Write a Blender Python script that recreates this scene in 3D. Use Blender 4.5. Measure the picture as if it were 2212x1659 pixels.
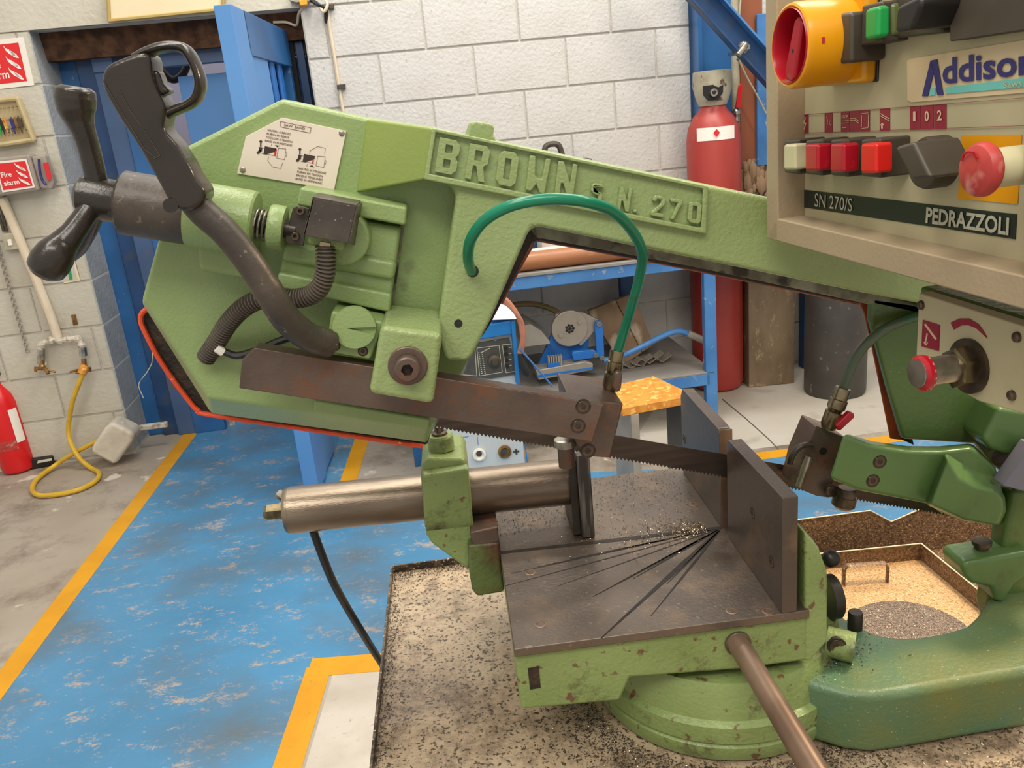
import bpy, bmesh, math, random
from mathutils import Vector, Matrix
random.seed(7)
C = bpy.context.scene.collection
for o in list(bpy.data.objects): bpy.data.objects.remove(o)
# ------------------------------------------------------------------ camera
FPX = 1800.0
RM = Matrix(((0.99203918, -0.11510939, 0.05106943), (-0.08383163, -0.30103887, 0.94991992), (-0.09397082, -0.94663902, -0.30829216)))
CAM = Vector((-0.295, -0.921, 1.48))
HT = 0.96                                   # height of the saw table
cd = bpy.data.cameras.new('camera'); cam = bpy.data.objects.new('camera', cd); C.objects.link(cam)
cd.sensor_fit = 'HORIZONTAL'; cd.sensor_width = 36; cd.lens = 36 * FPX / 2212; cd.clip_start = 0.02; cd.clip_end = 60
R3 = Matrix(((RM[0][0], -RM[0][1], -RM[0][2]), (RM[1][0], -RM[1][1], -RM[1][2]), (RM[2][0], -RM[2][1], -RM[2][2])))
cam.matrix_world = Matrix.Translation(CAM) @ R3.to_4x4()
bpy.context.scene.camera = cam
# ------------------------------------------------------------------ world, lights, exposure
sc = bpy.context.scene
sc.view_settings.view_transform = 'Standard'; sc.view_settings.look = 'None'
sc.view_settings.gamma = 1; sc.view_settings.use_curve_mapping = False; sc.view_settings.exposure = 0.12
wd = bpy.data.worlds.new('workshop_light'); sc.world = wd; wd.use_nodes = True
wd.node_tree.nodes['Background'].inputs[0].default_value = (1.0, 0.93, 0.84, 1); wd.node_tree.nodes['Background'].inputs[1].default_value = 0.62
def area(name, loc, target, sx, sy, power, col):
    l = bpy.data.lights.new(name, 'AREA'); l.shape = 'RECTANGLE'; l.size = sx; l.size_y = sy; l.energy = power; l.color = col
    o = bpy.data.objects.new(name, l); C.objects.link(o); o.location = loc
    o.rotation_euler = (Vector(target) - Vector(loc)).to_track_quat('-Z', 'Y').to_euler(); return o
area('ceiling_light', (-0.9, 0.2, 4.2), (-0.6, 1.0, 0), 0.35, 3.4, 55, (1, .93, .82))
area('ceiling_light', (1.6, 0.8, 4.2), (1.0, 1.6, 0), 0.35, 3.4, 75, (1, .92, .80))
area('ceiling_light', (0.2, 2.3, 4.2), (0.3, 3.0, 0), 3.4, 0.35, 62, (1, .98, .95))
area('ceiling_light', (-0.6, -1.9, 3.4), (-0.3, 0.3, 1.0), 2.4, 0.8, 52, (1, .94, .85))  # added front fill that brightens the saw, not a ceiling fitting

wl_ = area('work_lamp', (0.62, 0.10, 1.75), (0.30, 0.12, 0.75), 0.12, 0.12, 9, (1, .78, .52))

# ------------------------------------------------------------------ pixel -> point on a real plane
def ray(x, y): return RM @ Vector(((x - 1106) / FPX, (y - 829.5) / FPX, 1.0))
def pl(x, y, p0, n):
    r = ray(x, y); n = Vector(n); return CAM + r * ((Vector(p0) - CAM).dot(n) / r.dot(n))
def V(x, y, v): return pl(x, y, (0, v, 0), (0, 1, 0))
def U(x, y, u): return pl(x, y, (u, 0, 0), (1, 0, 0))
def Z(x, y, z): return pl(x, y, (0, 0, z), (0, 0, 1))
def T(x, y, w): return Z(x, y, HT + w)
WN = Vector((-0.0558, 0.99844, 0)); WX = Vector((0.99844, 0.0558, 0)); WD = 4.22
CG = Vector((CAM.x, CAM.y, 0))
def W(x, y, off=0.0): return pl(x, y, CG + WN * (WD - off), WN)       # plane parallel to the back wall, off metres in front of it
def WP(X, z, off=0.0): return CG + WX * X + WN * (WD - off) + Vector((0, 0, z))
def WXc(p): return (p - CG).dot(WX)

# ------------------------------------------------------------------ materials
def lin(c):
    if isinstance(c, str): c = [int(c[i:i + 2], 16) / 255 for i in (0, 2, 4)]
    return tuple(x / 12.92 if x <= .04045 else ((x + .055) / 1.055) ** 2.4 for x in c) + (1,)
def mat(name, c1, c2=None, scale=6, lo=.4, hi=.65, rough=.6, metal=0, c3=None, s3=20, lo3=.62, hi3=.66, bump=0, bs=200, rr=None, stretch=None, c4=None, s4=80, lo4=.68, hi4=.7, r3=.5, glass=0, emit=0):
    m = bpy.data.materials.new(name); m.use_nodes = True; nt = m.node_tree; N = nt.nodes; L = nt.links
    b = N['Principled BSDF']; b.inputs['Roughness'].default_value = rough; b.inputs['Metallic'].default_value = metal
    b.inputs['Base Color'].default_value = lin(c1)
    tc = N.new('ShaderNodeTexCoord'); co = tc.outputs['Object']
    if stretch:
        mp = N.new('ShaderNodeMapping'); mp.inputs['Scale'].default_value = stretch; L.new(co, mp.inputs[0]); co = mp.outputs[0]
    prev = None
    def layer(prev, base, c, s, lo, hi, det=5, rg=.5):
        n = N.new('ShaderNodeTexNoise'); n.inputs['Scale'].default_value = s; n.inputs['Detail'].default_value = det; n.inputs['Roughness'].default_value = rg; L.new(co, n.inputs['Vector'])
        r = N.new('ShaderNodeMapRange'); r.inputs[1].default_value = lo; r.inputs[2].default_value = hi; L.new(n.outputs['Fac'], r.inputs[0])
        x = N.new('ShaderNodeMix'); x.data_type = 'RGBA'; L.new(r.outputs[0], x.inputs[0])
        if prev: L.new(prev, x.inputs[6])
        else: x.inputs[6].default_value = lin(base)
        x.inputs[7].default_value = lin(c); return x.outputs[2], r.outputs[0]
    f = None
    if c2: prev, f = layer(prev, c1, c2, scale, lo, hi)
    if c3: prev, f = layer(prev, c1, c3, s3, lo3, hi3, 10, r3)
    if c4: prev, f4 = layer(prev, c1, c4, s4, lo4, hi4, 4)
    if prev: L.new(prev, b.inputs['Base Color'])
    if rr and f:
        r = N.new('ShaderNodeMapRange'); r.inputs[3].default_value = rough; r.inputs[4].default_value = rr; L.new(f, r.inputs[0]); L.new(r.outputs[0], b.inputs['Roughness'])
    if bump:
        n = N.new('ShaderNodeTexNoise'); n.inputs['Scale'].default_value = bs; n.inputs['Detail'].default_value = 3; L.new(co, n.inputs['Vector'])
        bp = N.new('ShaderNodeBump'); bp.inputs['Strength'].default_value = 1; bp.inputs['Distance'].default_value = bump; L.new(n.outputs['Fac'], bp.inputs['Height']); L.new(bp.outputs[0], b.inputs['Normal'])
    if glass: b.inputs['Transmission Weight'].default_value = glass; b.inputs['IOR'].default_value = 1.3
    if emit: b.inputs['Emission Color'].default_value = lin(c1); b.inputs['Emission Strength'].default_value = emit
    return m
M = {}
M['green'] = mat('green_paint', '8FA56C', '84995F', 9, .35, .7, .32, 0, 'A9B48A', 420, .71, .74, .0006, 330, rr=.4, c4='5E5E40', s4=14, lo4=.70, hi4=.80)
M['green_beam'] = mat('green_hammered_paint', '92A46F', '889961', 8, .35, .7, .24, 0, 'A8AE84', 380, .70, .73, .0011, 250, rr=.35)
M['green_slant'] = mat('green_paint_smooth_shaded', '87984F', '7F904B', 6, rough=.4, bump=.0004, bs=240)  # darker green paints the shade on the face turned from the light
M['green_dirty'] = mat('green_paint_dirty', '86985E', '76894F', 10, .35, .7, .38, 0, '4E4630', 12, .54, .66, .0009, 220, rr=.6, c4='6A4E38', s4=70, lo4=.63, hi4=.68, r3=.78)
M['green_dark'] = mat('green_paint_oily_dim', '56703A', '46602F', 7, .35, .7, .30, 0, '4A4426', 9, .54, .70, .0006, 160, rr=.5, c4='B4B090', s4=420, lo4=.74, hi4=.76, r3=.65)  # saw green darkened in colour to paint dimmer light on lower parts
M['green_arm'] = mat('green_paint_arm_dim', '5A7844', '4E6C3C', 7, .4, .6, .3, 0, '3E3C26', 8, .57, .75, .0005, 90, rr=.5, r3=.65)  # base green dimmed in colour, painting the weaker light on the arm
M['teal'] = mat('green_paint_teal', '5A7658', '4C6E50', 5, .35, .65, .38, 0, '68703C', 7, .45, .66, .0007, 220, rr=.55, c4='B8B494', s4=380, lo4=.70, hi4=.72, r3=.6)
M['green_rusty'] = mat('green_paint_rusted', '5A6A38', '48562E', 14, .4, .6, .45, 0, '50301C', 18, .45, .60, .001, 200, r3=.7)
M['rod'] = mat('worn_brown_rod', '86705E', '6E5848', 12, .4, .6, .4, .4, stretch=(1, 1, .3))
M['knob'] = mat('brushed_knob', 'D8D0C2', rough=.3, metal=.6)
M['grime'] = mat('grimy_edge', '605C4C', '8A8A78', 30, .42, .6, .55, 0, '2E261C', 22, .54, .60, .0012, 90)
M['recess_black'] = mat('oil_and_recess_shade', '241C14', '3A2A1C', 60, .45, .6, .55, 0, bump=.002, bs=200)  # near-black; also paints the shade in screw sockets and the slot hole
M['red_edge'] = mat('orange_red_edge', 'E8542E', 'D8481F', 20, rough=.4, c3='D8C8B0', s3=60, lo3=.66, hi3=.68)
M['rust_red'] = mat('orange_brown_edge', 'A84E24', '6A3018', 18, rough=.5)
M['steel_brown'] = mat('browned_steel', '6C5C52', '584A42', 14, .35, .65, .40, .45, '74503C', 24, .50, .62, .0003, 300, rr=.55, r3=.8)
M['steel_dark'] = mat('dark_steel', '4C4640', '3C3834', 20, .35, .65, .38, .7, bump=.0003, bs=200)
M['table'] = mat('oiled_steel_table', '776C62', '62584F', 7, .35, .7, .34, .7, '83705E', 22, .5, .7, .0003, 300, rr=.45, c4='94887C', s4=160, lo4=.64, hi4=.74, r3=.7)
M['fence'] = mat('fence_steel', '625850', '4E4742', 8, .35, .7, .32, .55, '8A7058', 9, .52, .72, .0003, 260, r3=.6)
M['edge_steel'] = mat('screw_and_lit_edge_steel', '9A7E66', '8A6E5A', 50, rough=.35, metal=.7)
M['scratched'] = mat('scratched_steel', '4A4642', 'A09A92', 8, .52, .72, .38, .6, stretch=(14, 14, 1.2))
M['cyl'] = mat('ground_steel_cylinder', '978A78', '6C5E52', 5, .40, .62, .30, .8, '5C4C42', 16, .56, .75, .0002, 300, stretch=(.6, 3, 3), r3=.7)
M['blade'] = mat('blade_steel', '5A4E46', '4C423C', 10, rough=.32, metal=.75, stretch=(1, 1, 12))
M['silver'] = mat('worn_silver', 'B8B2A8', '8C867C', 40, rough=.28, metal=.9)
M['brass'] = mat('plated_brass', '8C8064', '5C503A', 50, rough=.25, metal=.85)
M['bolt'] = mat('blackened_bolt', '4A4038', '6A5A4A', 60, rough=.35, metal=.7)
M['black'] = mat('black_plastic', '2E2823', '28231F', 20, rough=.24, bump=.0002, bs=400)
M['black_rub'] = mat('dusty_black_metal', '3E3832', '5A5046', 14, .45, .75, .42, .2, '6E6254', 120, .66, .70, .0004, 200)
M['speckle'] = mat('speckled_black_cover', '3A342E', '4A423A', 30, rough=.4, c3='8A7E70', s3=300, lo3=.66, hi3=.70)
M['conduit'] = mat('corrugated_conduit', '4E463E', '5E564C', 20, rough=.4)
M['hose'] = mat('green_hose', '0A7A5A', '0E6E50', 10, rough=.25, c3='3A4A38', s3=24, lo3=.62, hi3=.72)
M['hose_dirty'] = mat('dirty_green_hose', '4E5C4A', '2E6A50', 30, .5, .62, rough=.35)
M['plate'] = mat('printed_plate', 'E2D6C8', 'DCCFBF', 12, rough=.35, c3='C8B8A0', s3=90, lo3=.72, hi3=.74)
M['ink'] = mat('dark_ink', '3A2A26', rough=.5)
M['ink_thin'] = mat('brown_ink', '6A4A40', rough=.5)
M['red'] = mat('signal_red', 'D02018', rough=.35)
M['white'] = mat('white_print', 'EFEAE0', rough=.5)
M['navy'] = mat('navy_print', '2E2A6E', rough=.45)
M['cyan'] = mat('turquoise_print', '6CC0B8', rough=.45)
M['box'] = mat('beige_control_box', 'A79679', 'A08E74', 6, rough=.5, c3='8A7660', s3=40, lo3=.70, hi3=.78, bump=.0003, bs=300)
M['fascia'] = mat('cream_fascia', 'BEB594', 'B2AA88', 5, .35, .7, .45, 0, 'A09878', 9, .58, .8, .0001, 300)
M['sticker'] = mat('cream_sticker', 'CDB892', 'D2C09C', 6, rough=.4)
M['maroon'] = mat('maroon_print', '8E1E34', rough=.45)
M['strip'] = mat('dark_green_strip', '1E2A22', rough=.4)
M['lightgrey'] = mat('light_grey_print', 'B8B8A4', rough=.4)
M['yellow'] = mat('yellow_plastic', 'E8A008', 'E09808', 10, rough=.3, c3='8A5A10', s3=30, lo3=.74, hi3=.78)
M['redk'] = mat('red_plastic', 'B01224', 'A01020', 10, rough=.3, c3='8A5A4A', s3=20, lo3=.64, hi3=.72)
M['redm'] = mat('faded_red_mushroom', 'B8403A', 'A83430', 30, .45, .6, rough=.45, c3='C88074', s3=60, lo3=.55, hi3=.70)
M['greenb'] = mat('green_button', '1E9A4A', rough=.35)
M['cream'] = mat('cream_button', 'C4BE98', rough=.4)
M['dk'] = mat('dark_grey_plastic', '4A4238', '40392F', 20, rough=.45)
M['clear'] = mat('clear_hood', '5E6A3A', rough=.3)
M['tray'] = mat('beige_tray', 'BAA68A', 'A8947A', 4, .4, .6, .38, 0, '5E4C3C', 3.2, .48, .62, .0004, 200, c4='4A4032', s4=240, lo4=.58, hi4=.61, r3=.88)
M['tray_edge'] = mat('tray_edge', '6A5A4A', '3A322A', 60, .45, .55, .5, c3='C8BEA8', s3=200, lo3=.62, hi3=.66, bump=.002, bs=220)
M['swarf'] = mat('chip_covered_steel', '8A6E54', '5E4836', 260, .42, .60, .45, .2, 'CDB08A', 420, .60, .66, .0015, 400)
M['swarf_gold'] = mat('chip_covered_tray', 'C8A070', '96724C', 300, .48, .66, .4, .25, 'EAD0A8', 480, .57, .63, .0012, 420)
M['mesh'] = mat('wire_mesh', '8C7A6A', '4A3E34', 700, .45, .55, .45, .3, 'D8CCB8', 300, .64, .68, .001, 500)
M['chips'] = mat('metal_chips', 'C8B8A0', '8A7860', 200, rough=.2, metal=.9)
M['rubble'] = mat('dark_swarf', '3A322A', 'A89C8A', 220, .58, .66, .5, .3, bump=.003, bs=260)
M['groove'] = mat('saw_cut_dark', '221C17', '2E2620', 80, rough=.6, metal=.2)
# room
M['block'] = mat('painted_block', 'CAC8C4', 'C3C0BA', 5, rough=.55, c3='ADA9A2', s3=70, lo3=.66, hi3=.72, bump=.003, bs=70)
M['block_l'] = mat('painted_block_warm', 'C6C2B4', 'BDB7A6', 4, rough=.55, c3='A79E8A', s3=3, lo3=.6, hi3=.8, bump=.003, bs=50)
M['reveal'] = mat('blue_grey_reveal', 'AEB1B2', 'A3A6A6', 5, rough=.6, bump=.003, bs=60)
M['mortar'] = mat('mortar', 'CFCBC2', rough=.6, bump=.003, bs=60)
M['concrete'] = mat('concrete_floor', 'ABA396', '9A8E7E', 1.6, .35, .65, .65, 0, '75675A', 1.8, .50, .66, .0008, 60, c4='CCC4B6', s4=6, lo4=.64, hi4=.68, r3=.75)
M['concrete_r'] = mat('concrete_floor_clean', 'BEB8AC', 'B2AA9C', 3, .35, .65, .65, 0, '9A9284', 5, .58, .72, .001, 60)
M['blue_floor'] = mat('worn_blue_floor_paint', '41789E', '528FBA', 1.1, .35, .65, .40, 0, 'A89A8E', 7, .55, .58, .0006, 90, rr=.6, c4='5C6870', s4=2.6, lo4=.46, hi4=.78, stretch=(1, 1.4, 1), r3=.9)
M['yellow_line'] = mat('yellow_floor_line', 'D89A16', 'CC8E10', 6, rough=.5, c3='9A7C3C', s3=18, lo3=.58, hi3=.66, r3=.85)
M['white_floor'] = mat('whitened_concrete', 'C2BBB0', 'B2A99C', 6, rough=.6, c3='94897C', s3=40, lo3=.58, hi3=.66, r3=.8)
M['crack'] = mat('floor_joint', '5A544C', rough=.8)
M['stain'] = mat('oil_stain', '6E6258', '5C5650', 6, rough=.6)
M['blue'] = mat('blue_enamel', '2C66A0', '24588E', 4, rough=.4, c3='6A7A8C', s3=30, lo3=.68, hi3=.72)
M['blue_light'] = mat('blue_door_paint', '5890CE', '4E88C8', 2, rough=.5)
M['blue_dark'] = mat('dark_blue_paint', '1E4878', '163A66', 5, rough=.45, c3='3A4A5C', s3=9, lo3=.55, hi3=.7)
M['blue_grey'] = mat('blue_grey_paint', '44608A', '3C5478', 4, rough=.5, c3='5A5A6A', s3=12, lo3=.6, hi3=.7)
M['blue_bench'] = mat('blue_bench_paint', '4C84C0', '3E74B0', 6, rough=.4, c3='9AA4A8', s3=25, lo3=.63, hi3=.70)
M['blue_bright'] = mat('bright_blue_metal', '2A74C8', '2468B8', 6, rough=.35, c3='7A8490', s3=40, lo3=.70, hi3=.76)
M['dark'] = mat('dark_gap', '1C1A1C', rough=.8)
M['insul'] = mat('brown_insulation', '5E402C', '382418', 14, .4, .6, .95, bump=.03, bs=20)
M['lav'] = mat('far_room_wall', 'A8A8C4', rough=.8)
M['grey_p'] = mat('grey_panel', '70707E', rough=.7)
M['board'] = mat('cream_board', 'E4D6B4', 'DDCDA8', 3, rough=.5)
M['board_edge'] = mat('board_edge', 'B09858', rough=.6)
M['signred'] = mat('sign_red', 'D8262A', rough=.35)
M['signwhite'] = mat('sign_white', 'E8E2D8', rough=.4)
M['keybox'] = mat('beige_key_box', 'BFAE84', 'B4A278', 10, rough=.5)
M['plasticbox'] = mat('cloudy_plastic', 'BDB3A8', 'B4A89C', 8, rough=.25, glass=.35)
M['pipe'] = mat('cream_pipe', 'DCCDB4', 'D2C2A6', 8, rough=.4)
M['pipe_old'] = mat('painted_fitting', 'CFC6B6', '9A8E7C', 40, .5, .65, rough=.5)
M['brasstap'] = mat('brass_tap', 'A07A48', '7A5A36', 40, rough=.35, metal=.7)
M['hosey'] = mat('yellow_hose', 'D8B030', 'C8A028', 20, rough=.4)
M['jerry'] = mat('cloudy_white_plastic', 'D0C8B8', 'C2B8A6', 9, rough=.45, c3='A8987C', s3=12, lo3=.60, hi3=.75, bump=.004, bs=25)
M['ext'] = mat('extinguisher_red', 'D81C20', rough=.3)
M['gas'] = mat('red_gas_bottle', 'A43A33', '983229', 5, rough=.4, c3='BC6E60', s3=8, lo3=.62, hi3=.66, stretch=(1, 1, .3), r3=.75)
M['capgrey'] = mat('grey_cap_paint', 'B4AE98', 'A49C84', 20, rough=.5, c3='6A5040', s3=30, lo3=.62, hi3=.68)
M['copper'] = mat('brown_tube', 'A8704A', '98623E', 6, rough=.4, c3='B88A68', s3=12, lo3=.58, hi3=.68, stretch=(.3, 2, 2))
M['white_tube'] = mat('cream_tube', 'D8CEC0', 'CABEAE', 6, rough=.5)
M['shelf'] = mat('dusty_steel_shelf', '8E8A84', '827C76', 5, rough=.6)
M['wood'] = mat('rough_timber', 'A08468', '8A6E54', 6, .4, .6, .8, 0, 'C8B8A0', 9, .55, .65, .003, 60, stretch=(1, 1, .25))
M['rustplate'] = mat('scored_plate', '86735A', '75634C', 9, .4, .6, .5, .2, 'B09A78', 14, .55, .60, .0005, 100, stretch=(1, 1, .5), r3=.85)
M['darkbar'] = mat('black_steel_bar', '4C4844', '44403C', 8, rough=.5, metal=.2, c3='7C7468', s3=40, lo3=.66, hi3=.72)
M['darkside'] = mat('dark_slab_side', '3E342C', rough=.6)
M['orange'] = mat('orange_rusted_top', 'D8923A', 'C87E28', 30, .45, .58, .55, 0, 'E8B460', 40, .56, .62)
M['greysteel'] = mat('grey_steel', 'A8A094', '9A9286', 12, rough=.45, metal=.3)
M['disc'] = mat('machined_disc', 'ACA294', 'A4988A', 10, rough=.35, metal=.4)
M['welder'] = mat('welder_white', 'C4CACC', 'BCC2C4', 4, rough=.45)
M['welder_blue'] = mat('welder_blue', '1E78C0', rough=.35)
M['panel_dk'] = mat('welder_dark_panel', '4A4A48', '424240', 20, rough=.4)
M['cable'] = mat('salmon_cable', 'C08068', 'B0705C', 20, rough=.4)
M['olive'] = mat('olive_hose', '7E6C46', rough=.4)
M['panelwood'] = mat('brown_panel', '9E5C3C', '8E5034', 3, rough=.45, stretch=(1, 1, .2))
M['blackp'] = mat('plain_black', '1E1C1A', rough=.4)

# ------------------------------------------------------------------ object helpers
WL = {}                                   # world location of each origin
def link(name, me, m, parent=None, smooth=30, label=None, kind=None, bevel=0, bseg=2, world_ok=False):
    c = Vector((0, 0, 0))
    if me.vertices:
        lo = Vector([min(v.co[i] for v in me.vertices) for i in range(3)]); hi = Vector([max(v.co[i] for v in me.vertices) for i in range(3)]); c = (lo + hi) / 2
        me.transform(Matrix.Translation(-c))
    o = bpy.data.objects.new(name, me); C.objects.link(o)
    if m is not None:
        if isinstance(m, (list, tuple)):
            for q in m: me.materials.append(M[q])
        else: me.materials.append(M[m])
    o.location = c - (WL[parent.name] if parent else Vector((0, 0, 0))); WL[o.name] = c
    if parent: o.parent = parent
    if smooth:
        me.shade_smooth(); me.set_sharp_from_angle(angle=math.radians(smooth))
    if bevel:
        b = o.modifiers.new('bevel', 'BEVEL'); b.width = bevel; b.segments = bseg; b.limit_method = 'ANGLE'; b.angle_limit = math.radians(35); b.use_clamp_overlap = True
        me.shade_smooth(); 
        for e in me.edges: pass
        b.harden_normals = True
        at = me.attributes.get('sharp_edge')
        if at: me.attributes.remove(at)
    if label: o['label'] = label
    if kind: o['kind'] = kind
    return o
def thing(name, label, cat, loc, group=None):
    o = bpy.data.objects.new(name, None); C.objects.link(o); o.empty_display_size = .05; o.location = loc; WL[o.name] = Vector(loc)
    o['label'] = label; o['category'] = cat
    if group: o['group'] = group
    return o
def tag(o, label, cat, group=None, kind=None):
    o['label'] = label; o['category'] = cat
    if group: o['group'] = group
    if kind: o['kind'] = kind
    return o
class G:                                  # geometry collector
    def __init__(s): s.v = []; s.f = []; s.mi = []; s.cur = 0
    def add(s, vs, fs):
        b = len(s.v); s.v += [tuple(p) for p in vs]
        for f in fs: s.f.append([b + i for i in f]); s.mi.append(s.cur)
        return s
    def mesh(s, name, fix=True):
        me = bpy.data.meshes.new(name); me.from_pydata(s.v, [], s.f)
        me.polygons.foreach_set('material_index', s.mi)
        if fix:
            bm = bmesh.new(); bm.from_mesh(me); bmesh.ops.recalc_face_normals(bm, faces=bm.faces); bm.to_mesh(me); bm.free()
        me.update(); return me
    def prism(s, front, d):               # d: vector or list of back points
        n = len(front); back = [Vector(p) + Vector(d) for p in front] if not isinstance(d, list) else d
        return s.add(list(front) + list(back), [list(range(n)), list(range(2 * n - 1, n - 1, -1))] + [[i, i + n, (i + 1) % n + n, (i + 1) % n] for i in range(n)])
    def poly(s, pts): return s.add(pts, [list(range(len(pts)))])
    def box(s, lo, hi):
        x0, y0, z0 = lo; x1, y1, z1 = hi
        return s.prism([Vector((x0, y0, z0)), Vector((x1, y0, z0)), Vector((x1, y0, z1)), Vector((x0, y0, z1))], Vector((0, y1 - y0, 0)))
    def tube(s, pts, rad, n=12, cap=True, flat=None, cyc=False):
        pts = [Vector(p) for p in pts]; k = len(pts)
        if not isinstance(rad, (list, tuple)): rad = [rad] * k
        tans = []
        for i in range(k):
            a = pts[max(i - 1, 0)] if not cyc else pts[i - 1]; b = pts[min(i + 1, k - 1)] if not cyc else pts[(i + 1) % k]
            t = (b - a); tans.append(t.normalized() if t.length > 1e-9 else Vector((0, 0, 1)))
        up = Vector((0, 0, 1)) if abs(tans[0].z) < .9 else Vector((0, 1, 0))
        if flat is not None: up = Vector(flat[0])
        x = (up - tans[0] * up.dot(tans[0])).normalized(); vs = []
        for i in range(k):
            x = (x - tans[i] * x.dot(tans[i])).normalized(); y = tans[i].cross(x)
            for j in range(n):
                a = 2 * math.pi * j / n; ry = rad[i] * (flat[1] if flat is not None else 1)
                vs.append(pts[i] + x * math.cos(a) * rad[i] + y * math.sin(a) * ry)
        fs = []
        for i in range(k - (0 if cyc else 1)):
            for j in range(n):
                a = i * n + j; b = i * n + (j + 1) % n; i2 = (i + 1) % k
                fs.append([a, b, i2 * n + (j + 1) % n, i2 * n + j])
        if cap and not cyc: fs += [list(range(n - 1, -1, -1)), list(range((k - 1) * n, k * n))]
        return s.add(vs, fs)
    def cyl(s, a, b, r, n=24, r2=None): return s.tube([a, b], [r, r if r2 is None else r2], n)
    def sphere(s, c, r, n=12, sc_=(1, 1, 1)):
        c = Vector(c); vs = []; fs = []; m = n // 2
        for i in range(m + 1):
            t = math.pi * i / m
            for j in range(n):
                a = 2 * math.pi * j / n; vs.append(c + Vector((r * sc_[0] * math.sin(t) * math.cos(a), r * sc_[1] * math.sin(t) * math.sin(a), r * sc_[2] * math.cos(t))))
        for i in range(m):
            for j in range(n): fs.append([i * n + j, i * n + (j + 1) % n, (i + 1) * n + (j + 1) % n, (i + 1) * n + j])
        return s.add(vs, fs)
    def lathe(s, base, axis, prof, n=28):  # prof [(h, r)]
        axis = Vector(axis).normalized(); base = Vector(base); up = Vector((0, 0, 1)) if abs(axis.z) < .9 else Vector((0, 1, 0))
        x = (up - axis * up.dot(axis)).normalized(); y = axis.cross(x); vs = []; k = len(prof)
        for h, r in prof:
            for j in range(n): a = 2 * math.pi * j / n; vs.append(base + axis * h + (x * math.cos(a) + y * math.sin(a)) * max(r, 1e-5))
        fs = [[i * n + j, i * n + (j + 1) % n, (i + 1) * n + (j + 1) % n, (i + 1) * n + j] for i in range(k - 1) for j in range(n)]
        return s.add(vs, fs + [list(range(n - 1, -1, -1)), list(range((k - 1) * n, k * n))])
def resample(px, n):
    P = px + [px[0]]; L_ = [0]
    for a, b in zip(P[:-1], P[1:]): L_.append(L_[-1] + math.hypot(b[0] - a[0], b[1] - a[1]))
    out = []
    for i in range(n):
        t = L_[-1] * i / n; k = max(j for j in range(len(L_) - 1) if L_[j] <= t); f = (t - L_[k]) / (L_[k + 1] - L_[k] + 1e-9); out.append((P[k][0] + (P[k + 1][0] - P[k][0]) * f, P[k][1] + (P[k + 1][1] - P[k][1]) * f))
    for _ in range(6): out = [((out[i - 1][0] + 2 * out[i][0] + out[(i + 1) % n][0]) / 4, (out[i - 1][1] + 2 * out[i][1] + out[(i + 1) % n][1]) / 4) for i in range(n)]
    return out
def pillow(pts, n_, depth, r, seg=6):     # outline (3D points on a plane), rounded over at both faces; n_ points away from the camera
    N = len(pts); n_ = Vector(n_).normalized(); rings = []; area_ = Vector((0, 0, 0))
    for i in range(N): area_ += pts[i].cross(pts[(i + 1) % N])
    sg = 1 if area_.dot(n_) > 0 else -1; inn = []
    for i in range(N): t = (pts[(i + 1) % N] - pts[i - 1]).normalized(); inn.append(n_.cross(t) * sg)
    for k in range(seg + 1):
        a = math.pi / 2 * k / seg; ins = r * (1 - math.sin(a)); y = r * (1 - math.cos(a)); rings.append([p + q * ins + n_ * y for p, q in zip(pts, inn)])
    for k in range(seg, -1, -1):
        a = math.pi / 2 * k / seg; ins = r * (1 - math.sin(a)); y = depth - r * (1 - math.cos(a)); rings.append([p + q * ins + n_ * y for p, q in zip(pts, inn)])
    g = G(); fs = []
    for i in range(len(rings) - 1):
        for j in range(N): fs.append([i * N + j, i * N + (j + 1) % N, (i + 1) * N + (j + 1) % N, (i + 1) * N + j])
    return g.add([q for rw in rings for q in rw], fs + [list(range(N)), list(range(len(rings) * N - 1, (len(rings) - 1) * N - 1, -1))])
def fixt(g):                              # lathe profiles may step back: nothing to do
    return g
def obj(name, g, m, parent=None, **k): return link(name, g.mesh(name), m, parent, **k)
def smooth_path(pts, n=8):
    pts = [Vector(p) for p in pts]; P = [pts[0] * 2 - pts[1]] + pts + [pts[-1] * 2 - pts[-2]]; out = []
    for i in range(1, len(P) - 2):
        for j in range(n):
            t = j / n; a, b, c, d = P[i - 1], P[i], P[i + 1], P[i + 2]
            out.append(.5 * ((2 * b) + (c - a) * t + (2 * a - 5 * b + 4 * c - d) * t * t + (3 * b - a - 3 * c + d) * t ** 3))
    out.append(pts[-1]); return out
def interp(vals, n=8):
    out = []
    for i in range(len(vals) - 1):
        for j in range(n): out.append(vals[i] + (vals[i + 1] - vals[i]) * (j / n))
    return out + [vals[-1]]
def pv(name, px, v0, v1, m, parent, off=(0, 0), **k):   # outline on the plane Y=v0 given by pixels, extruded back to Y=v1
    return obj(name, G().prism([V(x, y, v0) for x, y in px], Vector((0, v1 - v0, 0))), m, parent, **k)
def disc_y(name, c, r, v0, v1, m, parent, n=28, **k):
    p = V(c[0], c[1], v0); return obj(name, G().cyl(p, p + Vector((0, v1 - v0, 0)), r, n), m, parent, **k)
FC = {}
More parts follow.
